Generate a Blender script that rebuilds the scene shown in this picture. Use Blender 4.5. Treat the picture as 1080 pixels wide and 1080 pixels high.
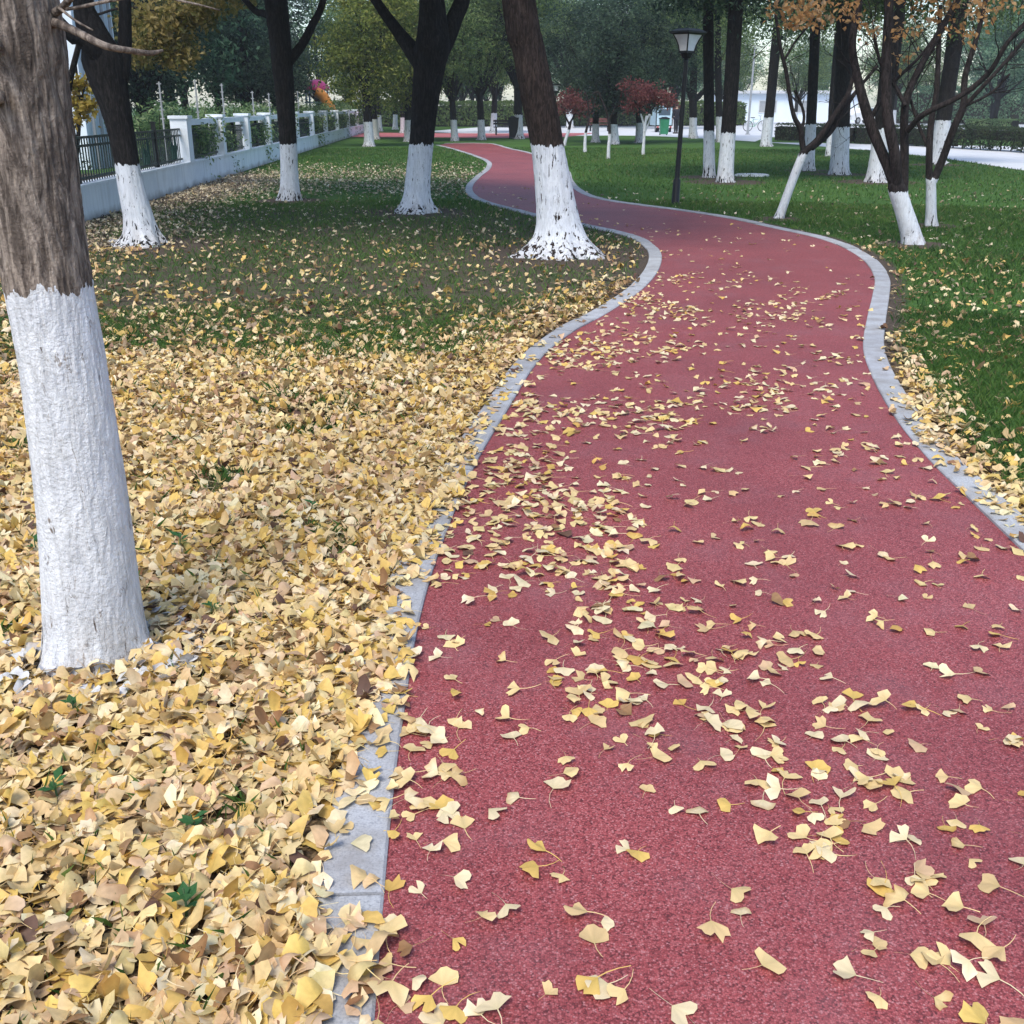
import bpy, bmesh, math, random
import numpy as np
from mathutils import Vector, Matrix, Euler

R = math.radians
for o in list(bpy.data.objects):
    bpy.data.objects.remove(o)
SC = bpy.context.scene
COL = SC.collection

# ------------------------------------------------------------------ camera
F = 1121.0                       # focal length in pixels of the 1080 px photograph
H = 1.6                          # eye height
HORIZON = 112.0
PITCH = math.atan((540 - HORIZON) / F)
cam_d = bpy.data.cameras.new('camera')
cam_d.sensor_width = 36.0
cam_d.lens = F / 1080 * 36.0
cam_d.clip_start = 0.05
cam_d.clip_end = 3000
cam = bpy.data.objects.new('camera', cam_d)
cam.location = (0, 0, H)
cam.rotation_euler = (math.pi / 2 - PITCH, 0, 0)
COL.objects.link(cam)
SC.camera = cam
SC.render.resolution_x = SC.render.resolution_y = 1024

# ------------------------------------------------------------------ world, sun, exposure
SUN_EL, SUN_ROT = 58.0, 200.0
w = bpy.data.worlds.new('World')
SC.world = w
w.use_nodes = True
nt = w.node_tree
bg = nt.nodes['Background']
sky = nt.nodes.new('ShaderNodeTexSky')
sky.sky_type = 'NISHITA'
sky.sun_disc = False
sky.sun_elevation = R(SUN_EL)
sky.sun_rotation = R(SUN_ROT)
sky.air_density = 1.0
sky.dust_density = 1.3
sky.ozone_density = 1.0
nt.links.new(sky.outputs[0], bg.inputs[0])
bg.inputs[1].default_value = 0.12
sd = bpy.data.lights.new('sun', 'SUN')
sd.energy = 1.5
sd.angle = R(24)
sd.color = (1.0, 0.93, 0.82)
sun = bpy.data.objects.new('sun', sd)
_a, _e = R(SUN_ROT), R(SUN_EL)
sdir = Vector((math.sin(_a) * math.cos(_e), math.cos(_a) * math.cos(_e), math.sin(_e)))
sun.rotation_euler = sdir.to_track_quat('Z', 'Y').to_euler()
sun.location = (0, 0, 40)
COL.objects.link(sun)
SC.view_settings.view_transform = 'Standard'
SC.view_settings.look = 'None'
SC.view_settings.exposure = 1.25
SC.view_settings.gamma = 1.0
SC.cycles.use_denoising = True
SC.cycles.max_bounces = 6
SC.cycles.diffuse_bounces = 3
SC.cycles.glossy_bounces = 2
SC.cycles.transmission_bounces = 3
SC.cycles.volume_bounces = 0
SC.cycles.caustics_reflective = False
SC.cycles.caustics_refractive = False

# ------------------------------------------------------------------ layout helpers (metres from photo measurements)
CT, ST = math.cos(PITCH), math.sin(PITCH)


def ray(px, py):
    a, b = (px - 540) / F, -(py - 540) / F
    return Vector((a, b * ST + CT, b * CT - ST))


def G(px, py, z=0.0):
    d = ray(px, py)
    t = (z - H) / d.z
    return Vector((d.x * t, d.y * t, z))


def P(px, py, Y):
    d = ray(px, py)
    t = Y / d.y
    return Vector((d.x * t, Y, H + d.z * t))


def mpp(px, py, Y):              # metres per photo pixel at that place
    return (Y / ray(px, py).y) / F


# ------------------------------------------------------------------ numpy noise
def _hash(ix, iy, iz, seed):
    h = (ix.astype(np.int64) * 374761393 + iy.astype(np.int64) * 668265263 + iz.astype(np.int64) * 2147483647 + seed * 1274126177) & 0xFFFFFFFF
    h = ((h ^ (h >> 13)) * 1274126177) & 0xFFFFFFFF
    h = (h ^ (h >> 16)) & 0xFFFF
    return h / 65535.0


def vnoise(p, seed=0):
    p = np.asarray(p, dtype=np.float64)
    i = np.floor(p).astype(np.int64)
    f = p - i
    f = f * f * (3 - 2 * f)
    r = 0
    for dx in (0, 1):
        wx = f[..., 0] if dx else 1 - f[..., 0]
        for dy in (0, 1):
            wy = f[..., 1] if dy else 1 - f[..., 1]
            for dz in (0, 1):
                wz = f[..., 2] if dz else 1 - f[..., 2]
                r = r + wx * wy * wz * _hash(i[..., 0] + dx, i[..., 1] + dy, i[..., 2] + dz, seed)
    return r


def fnoise(p, seed=0, octs=3):
    r, a, s, t = 0, 1.0, 1.0, 0
    p = np.asarray(p, dtype=np.float64)
    for k in range(octs):
        r = r + a * vnoise(p * s, seed + k * 17)
        t += a
        a *= 0.5
        s *= 2.03
    return r / t


def n2(x, y, scale, seed=0, octs=3):
    return fnoise(np.stack([x * scale, y * scale, np.zeros_like(x) + 0.37], -1), seed, octs)


# ------------------------------------------------------------------ mesh building
class MB:
    """collects vertices, faces and per-vertex colours / floats, and links them as ONE mesh"""

    def __init__(self):
        self.v, self.f, self.c, self.h = [], [], [], []
        self.n = 0

    def add(self, V, faces, col=None, hh=None):
        V = np.asarray(V, dtype=np.float64).reshape(-1, 3)
        for fa in faces:
            fa = np.asarray(fa, dtype=np.int64)
            if fa.size:
                self.f.append(fa + self.n)
        self.v.append(V)
        self.c.append(np.broadcast_to(np.array(col if col is not None else (1, 1, 1), dtype=np.float64), (len(V), 3)))
        self.h.append(np.broadcast_to(np.array(hh if hh is not None else 0.0, dtype=np.float64), (len(V),)))
        self.n += len(V)
        return self

    def box(self, lo, hi, rot=None, at=None):
        lo, hi = np.array(lo, float), np.array(hi, float)
        V = np.array([[x, y, z] for x in (lo[0], hi[0]) for y in (lo[1], hi[1]) for z in (lo[2], hi[2])])
        if rot is not None:
            c, s = math.cos(rot), math.sin(rot)
            V = V @ np.array([[c, s, 0], [-s, c, 0], [0, 0, 1]])
        if at is not None:
            V = V + np.array(at)
        return self.add(V, [[[0, 1, 3, 2], [4, 6, 7, 5], [0, 4, 5, 1], [2, 3, 7, 6], [0, 2, 6, 4], [1, 5, 7, 3]]])

    def frustum(self, z0, a0, z1, a1, n=4, off=math.pi / 4, at=(0, 0, 0)):
        t = np.arange(n) * 2 * math.pi / n + off
        V = np.concatenate([np.stack([a0 * np.cos(t), a0 * np.sin(t), np.full(n, z0)], 1), np.stack([a1 * np.cos(t), a1 * np.sin(t), np.full(n, z1)], 1)]) + np.array(at)
        self.add(V, [[[i, (i + 1) % n, n + (i + 1) % n, n + i] for i in range(n)]])
        b = self.n - 2 * n
        self.f.append(np.array([list(range(n - 1, -1, -1))]) + b)
        self.f.append(np.array([list(range(n, 2 * n))]) + b)
        return self

    def tube(self, pts, rad, n=8, cap=True, close_tip=False):
        pts = np.array([list(p) for p in pts], float)
        rad = np.broadcast_to(np.array(rad, float), (len(pts),))
        V, fr = sweep(pts, rad, n)
        m = len(pts)
        i = np.arange(m - 1)[:, None] * n
        j = np.arange(n)[None]
        q = np.stack([i + j, i + (j + 1) % n, i + n + (j + 1) % n, i + n + j], -1).reshape(-1, 4)
        self.add(V.reshape(-1, 3), [q])
        if cap:
            b = self.n - m * n
            self.f.append(np.array([list(range(n - 1, -1, -1))]) + b)
            self.f.append(np.array([[(m - 1) * n + k for k in range(n)]]) + b)
        return self

    def mesh(self, name, mat=None, smooth=False):
        me = bpy.data.meshes.new(name)
        V = np.concatenate(self.v)
        me.vertices.add(len(V))
        me.vertices.foreach_set('co', V.astype(np.float32).ravel())
        tot = sum(f.size for f in self.f)
        loops = np.concatenate([f.ravel() for f in self.f]).astype(np.int32)
        sizes = np.concatenate([np.full(len(f), f.shape[1]) for f in self.f])
        starts = np.concatenate([[0], np.cumsum(sizes)[:-1]]).astype(np.int32)
        me.loops.add(tot)
        me.loops.foreach_set('vertex_index', loops)
        me.polygons.add(len(sizes))
        me.polygons.foreach_set('loop_start', starts)
        me.polygons.foreach_set('loop_total', sizes.astype(np.int32))
        me.polygons.foreach_set('use_smooth', np.full(len(sizes), bool(smooth)))
        at = me.attributes.new('lc', 'FLOAT_COLOR', 'POINT')
        C = np.concatenate(self.c)
        at.data.foreach_set('color', np.concatenate([C, np.ones((len(C), 1))], 1).astype(np.float32).ravel())
        at = me.attributes.new('hh', 'FLOAT', 'POINT')
        at.data.foreach_set('value', np.concatenate(self.h).astype(np.float32))
        me.update(calc_edges=True)
        me.validate()
        if mat:
            me.materials.append(mat)
        return me

    def build(self, name, mat=None, parent=None, loc=(0, 0, 0), smooth=False):
        return link(name, self.mesh(name, mat, smooth), parent, loc)


def link(name, me, parent=None, loc=(0, 0, 0)):
    o = bpy.data.objects.new(name, me)
    COL.objects.link(o)
    o.parent = parent
    o.location = loc
    return o


def tag(o, label=None, cat=None, group=None, kind=None):
    if label:
        o['label'] = label
    if cat:
        o['category'] = cat
    if group:
        o['group'] = group
    if kind:
        o['kind'] = kind
    return o


def empty(name, loc, label=None, cat=None, group=None, rz=0.0):
    o = bpy.data.objects.new(name, None)
    o.empty_display_size = 0.2
    COL.objects.link(o)
    o.location = loc
    o.rotation_euler = (0, 0, rz)
    return tag(o, label, cat, group)


def copy_tree(o, parent=None):
    kids = list(o.children)
    c = o.copy()
    COL.objects.link(c)
    c.parent = parent
    for k in kids:
        copy_tree(k, c)
    return c


def catmull(pts, n):
    pts = np.array([list(p) for p in pts], float)
    q = np.concatenate([[2 * pts[0] - pts[1]], pts, [2 * pts[-1] - pts[-2]]])
    out = []
    for i in range(1, len(q) - 2):
        p0, p1, p2, p3 = q[i - 1], q[i], q[i + 1], q[i + 2]
        for k in range(n):
            t = k / n
            out.append(0.5 * ((2 * p1) + (-p0 + p2) * t + (2 * p0 - 5 * p1 + 4 * p2 - p3) * t * t + (-p0 + 3 * p1 - 3 * p2 + p3) * t ** 3))
    out.append(q[-2])
    return np.array(out)


def resample(c, step):
    d = np.concatenate([[0], np.cumsum(np.linalg.norm(np.diff(c, axis=0), axis=1))])
    n = max(2, int(round(d[-1] / step)) + 1)
    s = np.linspace(0, d[-1], n)
    return np.stack([np.interp(s, d, c[:, k]) for k in range(c.shape[1])], 1)


def sweep(pts, rad, n):
    """rings of a tube along pts with parallel transported frames; radius may be (m,) or (m,n)"""
    m = len(pts)
    T = np.gradient(pts, axis=0)
    T /= np.linalg.norm(T, axis=1)[:, None] + 1e-12
    u = np.cross(T[0], [0, 1, 0]) if abs(T[0][1]) < 0.9 else np.cross(T[0], [1, 0, 0])
    u /= np.linalg.norm(u)
    t = np.arange(n) * 2 * math.pi / n
    ct, st = np.cos(t)[:, None], np.sin(t)[:, None]
    V = np.zeros((m, n, 3))
    rad = np.asarray(rad, float)
    if rad.ndim == 1:
        rad = np.repeat(rad[:, None], n, 1)
    for i in range(m):
        u = u - T[i] * np.dot(u, T[i])
        u /= np.linalg.norm(u)
        v = np.cross(T[i], u)
        V[i] = pts[i] + rad[i][:, None] * (ct * u + st * v)
    return V, None


# ------------------------------------------------------------------ materials
def new_mat(name):
    m = bpy.data.materials.new(name)
    m.use_nodes = True
    t = m.node_tree
    b = t.nodes['Principled BSDF']
    b.inputs['Roughness'].default_value = 0.8
    b.inputs['Specular IOR Level'].default_value = 0.3
    return m, t, b


def N(t, kind, **kw):
    n = t.nodes.new(kind)
    for k, v in kw.items():
        if k in n.inputs.keys() if isinstance(k, str) else False:
            n.inputs[k].default_value = v
        else:
            setattr(n, k, v)
    return n


def ramp(t, stops, fac=None, interp='LINEAR'):
    r = t.nodes.new('ShaderNodeValToRGB')
    r.color_ramp.interpolation = interp
    e = r.color_ramp.elements
    while len(e) < len(stops):
        e.new(0.5)
    for k, (p, c) in enumerate(stops):
        e[k].position = p
        e[k].color = (*c, 1) if len(c) == 3 else c
    if fac is not None:
        t.links.new(fac, r.inputs[0])
    return r


def noise(t, vec, scale, detail=4, rough=0.6, dist=0.0):
    n = t.nodes.new('ShaderNodeTexNoise')
    n.inputs['Scale'].default_value = scale
    n.inputs['Detail'].default_value = detail
    n.inputs['Roughness'].default_value = rough
    n.inputs['Distortion'].default_value = dist
    if vec is not None:
        t.links.new(vec, n.inputs['Vector'])
    return n


def mapping(t, vec, scale):
    m = t.nodes.new('ShaderNodeMapping')
    m.inputs['Scale'].default_value = scale
    t.links.new(vec, m.inputs['Vector'])
    return m.outputs[0]


def mixc(t, fac, a, b, blend='MIX'):
    m = t.nodes.new('ShaderNodeMix')
    m.data_type = 'RGBA'
    m.blend_type = blend
    for s, val in ((0, fac), (6, a), (7, b)):
        if isinstance(val, (int, float)):
            m.inputs[s].default_value = val
        elif isinstance(val, tuple):
            m.inputs[s].default_value = (*val, 1) if len(val) == 3 else val
        else:
            t.links.new(val, m.inputs[s])
    return m.outputs[2]


def math_(t, op, a, b=0.0, clamp=False):
    m = t.nodes.new('ShaderNodeMath')
    m.operation = op
    m.use_clamp = clamp
    for s, val in ((0, a), (1, b)):
        if isinstance(val, (int, float)):
            m.inputs[s].default_value = val
        else:
            t.links.new(val, m.inputs[s])
    return m.outputs[0]


def bump(t, b, height, strength=0.5, dist=0.01):
    n = t.nodes.new('ShaderNodeBump')
    n.inputs['Strength'].default_value = strength
    n.inputs['Distance'].default_value = dist
    t.links.new(height, n.inputs['Height'])
    t.links.new(n.outputs[0], b.inputs['Normal'])
    return n


def objco(t):
    return t.nodes.new('ShaderNodeTexCoord').outputs['Object']


def plain(name, col, rough=0.7, metal=0.0, var=0.15, scale=6.0, bmp=0.0):
    m, t, b = new_mat(name)
    co = objco(t)
    n = noise(t, co, scale, 5)
    lo = tuple(c * (1 - var) for c in col)
    hi = tuple(min(1, c * (1 + var)) for c in col)
    r = ramp(t, [(0.3, lo), (0.7, hi)], n.outputs[0])
    t.links.new(r.outputs[0], b.inputs['Base Color'])
    b.inputs['Roughness'].default_value = rough
    b.inputs['Metallic'].default_value = metal
    if bmp:
        bump(t, b, n.outputs[0], bmp, 0.01)
    return m


def leaf_mat(name, transl=0.3, rough=0.55, spec=0.3, vein=False):
    m, t, b = new_mat(name)
    a = N(t, 'ShaderNodeAttribute', attribute_name='lc')
    col = a.outputs['Color']
    if vein:
        n = noise(t, objco(t), 60, 3)
        col = mixc(t, 0.5, col, ramp(t, [(0.3, (0.72, 0.70, 0.66)), (0.7, (1.1, 1.1, 1.1))], n.outputs[0]).outputs[0], 'MULTIPLY')
    t.links.new(col, b.inputs['Base Color'])
    b.inputs['Roughness'].default_value = rough
    b.inputs['Specular IOR Level'].default_value = spec
    tr = t.nodes.new('ShaderNodeBsdfTranslucent')
    t.links.new(col, tr.inputs[0])
    mx = t.nodes.new('ShaderNodeMixShader')
    mx.inputs[0].default_value = transl
    t.links.new(b.outputs[0], mx.inputs[1])
    t.links.new(tr.outputs[0], mx.inputs[2])
    t.links.new(mx.outputs[0], t.nodes['Material Output'].inputs[0])
    return m


def bark_mat(name, dark, light, paint=(0.66, 0.69, 0.735), vs=1.0, crack=0.36, bump_s=0.9):
    """bark with a whitewashed band below the height stored in hh (hh = height minus paint line)"""
    m, t, b = new_mat(name)
    co = objco(t)
    st = mapping(t, co, (1, 1, 0.2))
    n1 = noise(t, st, 40 * vs, 8, 0.68, 0.9)
    n2_ = noise(t, co, 90 * vs, 3)
    n3 = noise(t, co, 3.0, 3)
    bc = ramp(t, [(0.30, tuple(c * 0.35 for c in dark)), (0.47, dark), (0.66, light)], n1.outputs[0]).outputs[0]
    bc = mixc(t, 0.45, bc, ramp(t, [(0.3, (0.6, 0.6, 0.6)), (0.7, (1.25, 1.2, 1.15))], n3.outputs[0]).outputs[0], 'MULTIPLY')
    # paint
    ed = noise(t, mapping(t, co, (1, 1, 0.3)), 22, 4)
    hh = N(t, 'ShaderNodeAttribute', attribute_name='hh').outputs['Fac']
    k = math_(t, 'ADD', hh, math_(t, 'MULTIPLY', math_(t, 'SUBTRACT', ed.outputs[0], 0.5), 0.16))
    above = math_(t, 'GREATER_THAN', k, 0.0)
    z = t.nodes.new('ShaderNodeSeparateXYZ')
    t.links.new(co, z.inputs[0])
    # unpainted streaks: mostly near the ground, thin cracks higher up
    low = t.nodes.new('ShaderNodeMapRange')
    low.inputs[1].default_value = 0.0
    low.inputs[2].default_value = 0.32
    low.inputs[3].default_value = 0.12
    low.inputs[4].default_value = 0.0
    t.links.new(z.outputs[2], low.inputs[0])
    thr = math_(t, 'ADD', low.outputs[0], crack)
    nc = noise(t, mapping(t, co, (1, 1, 0.22)), 24 * vs, 5, 0.6, 0.3)
    cr = t.nodes.new('ShaderNodeMapRange')
    t.links.new(math_(t, 'SUBTRACT', thr, nc.outputs[0]), cr.inputs[0])
    cr.inputs[1].default_value = -0.012
    cr.inputs[2].default_value = 0.012
    # hairline cracks in the whitewash
    na = noise(t, mapping(t, co, (1, 1, 0.18)), 16 * vs, 6, 0.6, 0.4)
    hl = t.nodes.new('ShaderNodeMapRange')
    t.links.new(math_(t, 'ABSOLUTE', math_(t, 'SUBTRACT', na.outputs[0], 0.5)), hl.inputs[0])
    hl.inputs[1].default_value = 0.003
    hl.inputs[2].default_value = 0.011
    hl.inputs[3].default_value = 1.0
    hl.inputs[4].default_value = 0.0
    where = ramp(t, [(0.52, (0, 0, 0)), (0.60, (1, 1, 1))], noise(t, mapping(t, co, (1, 1, 0.5)), 13 * vs, 4).outputs[0]).outputs[0]
    hair = math_(t, 'MULTIPLY', math_(t, 'MULTIPLY', hl.outputs[0], where), 0.85)
    bare = math_(t, 'MAXIMUM', math_(t, 'MAXIMUM', above, cr.outputs[0]), hair)
    pv = ramp(t, [(0.30, tuple(c * 0.72 for c in paint)), (0.55, paint)], n1.outputs[0]).outputs[0]
    pv = mixc(t, 0.5, pv, ramp(t, [(0.35, (0.86, 0.87, 0.90)), (0.65, (1.04, 1.03, 1.0))], noise(t, co, 7, 5).outputs[0]).outputs[0], 'MULTIPLY')
    # splashed earth and thin worn lime near the ground
    dz = t.nodes.new('ShaderNodeMapRange')
    dz.inputs[1].default_value = 0.0
    dz.inputs[2].default_value = 0.30
    dz.inputs[3].default_value = 0.75
    dz.inputs[4].default_value = 0.0
    t.links.new(z.outputs[2], dz.inputs[0])
    dn = ramp(t, [(0.42, (0, 0, 0)), (0.68, (1, 1, 1))], noise(t, mapping(t, co, (1, 1, 0.4)), 12, 6, 0.7).outputs[0]).outputs[0]
    pv = mixc(t, math_(t, 'MULTIPLY', dz.outputs[0], dn), pv, (0.30, 0.26, 0.23))
    sk = ramp(t, [(0.45, (1, 1, 1)), (0.75, (0.80, 0.80, 0.81))], noise(t, mapping(t, co, (1, 1, 0.06)), 20, 4, 0.6).outputs[0]).outputs[0]
    pv = mixc(t, 0.8, pv, sk, 'MULTIPLY')
    col = mixc(t, bare, pv, bc)
    t.links.new(col, b.inputs['Base Color'])
    b.inputs['Roughness'].default_value = 0.9
    b.inputs['Specular IOR Level'].default_value = 0.15
    hgt = math_(t, 'ADD', n1.outputs[0], math_(t, 'MULTIPLY', n2_.outputs[0], 0.55))
    bump(t, b, hgt, bump_s, 0.012)
    return m


M = {}
M['bark_hero'] = bark_mat('ginkgo_bark', (0.125, 0.102, 0.088), (0.40, 0.34, 0.29), paint=(0.73, 0.75, 0.785), crack=0.305, vs=0.9, bump_s=1.0)
M['bark'] = bark_mat('dark_bark', (0.010, 0.009, 0.009), (0.030, 0.027, 0.026), crack=0.36)
M['bark_brown'] = bark_mat('brown_bark', (0.022, 0.016, 0.014), (0.065, 0.046, 0.039), crack=0.375)
M['bark_thin'] = bark_mat('thin_bark', (0.016, 0.013, 0.013), (0.048, 0.039, 0.038), crack=0.30)
M['leaf'] = leaf_mat('fallen_leaf', 0.18, 0.6, 0.35, vein=True)
M['foliage'] = leaf_mat('foliage', 0.55)
M['grass'] = leaf_mat('grass_blade', 0.35, 0.6, 0.25)
M['black'] = plain('black_metal', (0.012, 0.013, 0.015), 0.45, 0.3)
M['lamp_glass'] = plain('frosted_panel', (0.66, 0.68, 0.72), 0.5)
def mat_wall():
    m, t, b = new_mat('white_wall_render')
    co = objco(t)
    n = noise(t, co, 2.0, 5)
    g = ramp(t, [(0.3, (0.66, 0.73, 0.81)), (0.7, (0.80, 0.86, 0.92))], n.outputs[0]).outputs[0]
    st_ = noise(t, mapping(t, co, (1, 1, 0.08)), 7, 5, 0.7)
    g = mixc(t, ramp(t, [(0.50, (0, 0, 0)), (0.72, (0.5, 0.5, 0.5))], st_.outputs[0]).outputs[0], g, (0.42, 0.45, 0.47))
    z = t.nodes.new('ShaderNodeSeparateXYZ')
    t.links.new(co, z.inputs[0])
    mr = t.nodes.new('ShaderNodeMapRange')
    t.links.new(math_(t, 'ADD', z.outputs[2], math_(t, 'MULTIPLY', math_(t, 'SUBTRACT', n.outputs[0], 0.5), 0.3)), mr.inputs[0])
    mr.inputs[1].default_value = 0.0
    mr.inputs[2].default_value = 0.14
    mr.inputs[3].default_value = 0.75
    mr.inputs[4].default_value = 0.0
    g = mixc(t, mr.outputs[0], g, (0.26, 0.25, 0.23))
    t.links.new(g, b.inputs['Base Color'])
    b.inputs['Roughness'].default_value = 0.85
    bump(t, b, n.outputs[0], 0.2, 0.01)
    return m


M['white_wall'] = mat_wall()
M['rail'] = plain('dark_green_iron', (0.02, 0.035, 0.035), 0.5)
M['wood'] = plain('bench_wood', (0.13, 0.045, 0.04), 0.6)
M['grey'] = plain('grey_metal', (0.30, 0.32, 0.34), 0.5)


def mat_path():
    m, t, b = new_mat('red_rubber_granules')
    co = objco(t)
    v = t.nodes.new('ShaderNodeTexVoronoi')
    v.inputs['Scale'].default_value = 240
    t.links.new(co, v.inputs['Vector'])
    sep = t.nodes.new('ShaderNodeSeparateColor')
    t.links.new(v.outputs['Color'], sep.inputs[0])
    g = ramp(t, [(0.0, (0.11, 0.020, 0.022)), (0.25, (0.25, 0.046, 0.048)), (0.62, (0.345, 0.074, 0.076)), (0.9, (0.41, 0.12, 0.12)), (1.0, (0.45, 0.19, 0.19))], sep.outputs[0]).outputs[0]
    gap = ramp(t, [(0.25, (1, 1, 1)), (0.75, (0.42, 0.38, 0.40))], v.outputs['Distance']).outputs[0]
    gap.node.inputs[0]
    d = math_(t, 'MULTIPLY', v.outputs['Distance'], 1.0)
    g = mixc(t, 0.8, g, gap, 'MULTIPLY')
    big = noise(t, co, 0.7, 5, 0.55)
    g = mixc(t, 1.0, g, ramp(t, [(0.3, (0.80, 0.78, 0.82)), (0.7, (1.12, 1.12, 1.12))], big.outputs[0]).outputs[0], 'MULTIPLY')
    dirt = noise(t, co, 2.3, 6, 0.65)
    g = mixc(t, ramp(t, [(0.50, (0, 0, 0)), (0.80, (0.32, 0.32, 0.32))], dirt.outputs[0]).outputs[0], g, (0.22, 0.13, 0.15))
    wet = noise(t, mapping(t, co, (1.0, 0.35, 1)), 1.1, 5, 0.6, 0.5)
    g = mixc(t, ramp(t, [(0.50, (0, 0, 0)), (0.66, (0.34, 0.34, 0.34))], wet.outputs[0]).outputs[0], g, (0.62, 0.56, 0.60), 'MULTIPLY')
    t.links.new(g, b.inputs['Base Color'])
    b.inputs['Roughness'].default_value = 0.62
    b.inputs['Specular IOR Level'].default_value = 0.45
    bump(t, b, d, -0.9, 0.004)
    return m


def mat_kerb():
    m, t, b = new_mat('granite_kerb')
    co = objco(t)
    n = noise(t, co, 160, 3, 0.7)
    g = ramp(t, [(0.3, (0.23, 0.24, 0.26)), (0.5, (0.37, 0.385, 0.41)), (0.72, (0.47, 0.485, 0.51))], n.outputs[0]).outputs[0]
    a = N(t, 'ShaderNodeAttribute', attribute_name='lc').outputs['Color']
    g = mixc(t, 1.0, g, a, 'MULTIPLY')
    s = noise(t, co, 5, 6, 0.7)
    g = mixc(t, ramp(t, [(0.42, (0, 0, 0)), (0.72, (0.75, 0.75, 0.75))], s.outputs[0]).outputs[0], g, (0.20, 0.185, 0.175))
    t.links.new(g, b.inputs['Base Color'])
    b.inputs['Roughness'].default_value = 0.75
    bump(t, b, n.outputs[0], 0.4, 0.003)
    return m


def mat_lawn():
    m, t, b = new_mat('lawn_ground')
    co = objco(t)
    n = noise(t, co, 0.5, 6, 0.6)
    f = noise(t, co, 22, 5, 0.7)
    g = ramp(t, [(0.32, (0.024, 0.055, 0.016)), (0.5, (0.048, 0.110, 0.026)), (0.7, (0.090, 0.165, 0.038))], f.outputs[0]).outputs[0]
    g = mixc(t, 0.6, g, ramp(t, [(0.3, (0.65, 0.7, 0.7)), (0.7, (1.35, 1.3, 1.1))], n.outputs[0]).outputs[0], 'MULTIPLY')
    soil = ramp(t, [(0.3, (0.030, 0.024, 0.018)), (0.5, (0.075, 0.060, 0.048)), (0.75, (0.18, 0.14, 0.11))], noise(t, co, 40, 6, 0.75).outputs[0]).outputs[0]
    lit = ramp(t, [(0.35, (0.035, 0.028, 0.016)), (0.5, (0.12, 0.08, 0.045)), (0.7, (0.34, 0.25, 0.14))], noise(t, co, 55, 4, 0.7).outputs[0]).outputs[0]
    a = N(t, 'ShaderNodeAttribute', attribute_name='lc').outputs['Color']
    s = t.nodes.new('ShaderNodeSeparateColor')
    t.links.new(a, s.inputs[0])
    br = noise(t, co, 6, 5, 0.7).outputs[0]

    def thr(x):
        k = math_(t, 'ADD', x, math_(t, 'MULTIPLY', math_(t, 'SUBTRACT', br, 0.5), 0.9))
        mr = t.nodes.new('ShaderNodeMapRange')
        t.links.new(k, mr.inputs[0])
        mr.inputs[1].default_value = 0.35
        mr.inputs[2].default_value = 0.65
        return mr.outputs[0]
    g = mixc(t, thr(s.outputs[0]), g, soil)  # bare soil; its tone also carries the painted shade under the left trees
    g = mixc(t, thr(s.outputs[1]), g, lit)
    t.links.new(g, b.inputs['Base Color'])
    b.inputs['Roughness'].default_value = 0.95
    b.inputs['Specular IOR Level'].default_value = 0.1
    bump(t, b, f.outputs[0], 0.8, 0.03)
    return m


M['path'] = mat_path()
M['kerb'] = mat_kerb()
M['lawn'] = mat_lawn()
M['pave'] = plain('pale_paving', (0.52, 0.54, 0.57), 0.8, var=0.08, scale=1.2)
M['far_red'] = plain('faded_red_path', (0.36, 0.11, 0.12), 0.75, var=0.12, scale=1.5)
M['stone'] = plain('pale_stone', (0.62, 0.64, 0.64), 0.8, var=0.1, scale=8)

# ------------------------------------------------------------------ path outline (photo pixels on the ground)
L_PIX = [(382, 1250), (395, 1080), (404, 960), (416, 830), (427, 750), (440, 668), (463, 585), (500, 495), (535, 435), (566, 385), (600, 354), (641, 331), (675, 308), (692, 290), (698, 274), (694, 263), (680, 253), (660, 246), (636, 241), (605, 235), (575, 229), (545, 221), (517, 213.5), (501, 205.5), (499, 196), (508, 186), (518, 177), (516, 170), (497, 162.5), (475, 156), (463, 153.2)]
R_PIX = [(1290, 800), (1180, 682), (1080, 585), (1013, 520), (980, 487), (945, 444), (921, 402), (910, 368), (914, 338), (920, 312), (922, 294), (913, 278), (899, 267), (879, 257.5), (855, 250), (810, 240), (765, 230.5), (715, 222.5), (665, 216), (627, 209.5), (607, 201), (598, 191), (595, 181), (585, 170.5), (556, 161.5), (536, 157), (524, 153.4), (515, 151.6), (490, 151.2), (470, 151.6)]
left_c = catmull([G(*p) for p in L_PIX], 8)[:, :2]
right_c = catmull([G(*p) for p in R_PIX], 8)[:, :2]
left_c = np.concatenate([[[left_c[0][0] - 0.1, -1.5]], left_c])
right_c = np.concatenate([[[right_c[0][0] + 0.8, -1.5]], right_c])
left_c = resample(left_c, 0.12)
right_c = resample(right_c, 0.12)
path_poly = np.concatenate([left_c, right_c[::-1]])


def in_poly(x, y, poly):
    ins = np.zeros(x.shape, bool)
    a = poly
    b = np.roll(poly, -1, 0)
    for (x1, y1), (x2, y2) in zip(a, b):
        if y1 == y2:
            continue
        c = (y1 > y) != (y2 > y)
        if c.any():
            ins ^= c & (x < (x2 - x1) * (y - y1) / (y2 - y1) + x1)
    return ins


def dist_line(x, y, c, step=3):
    """distance to a polyline (to its segments, not only to its points)"""
    c = np.concatenate([c[:-1:step], c[-1:]])
    d = np.full(x.shape, 1e9)
    for (ax, ay), (bx, by) in zip(c[:-1], c[1:]):
        ux, uy = bx - ax, by - ay
        t = np.clip(((x - ax) * ux + (y - ay) * uy) / (ux * ux + uy * uy + 1e-12), 0, 1)
        d = np.minimum(d, (x - ax - t * ux) ** 2 + (y - ay - t * uy) ** 2)
    return np.sqrt(d)


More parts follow.
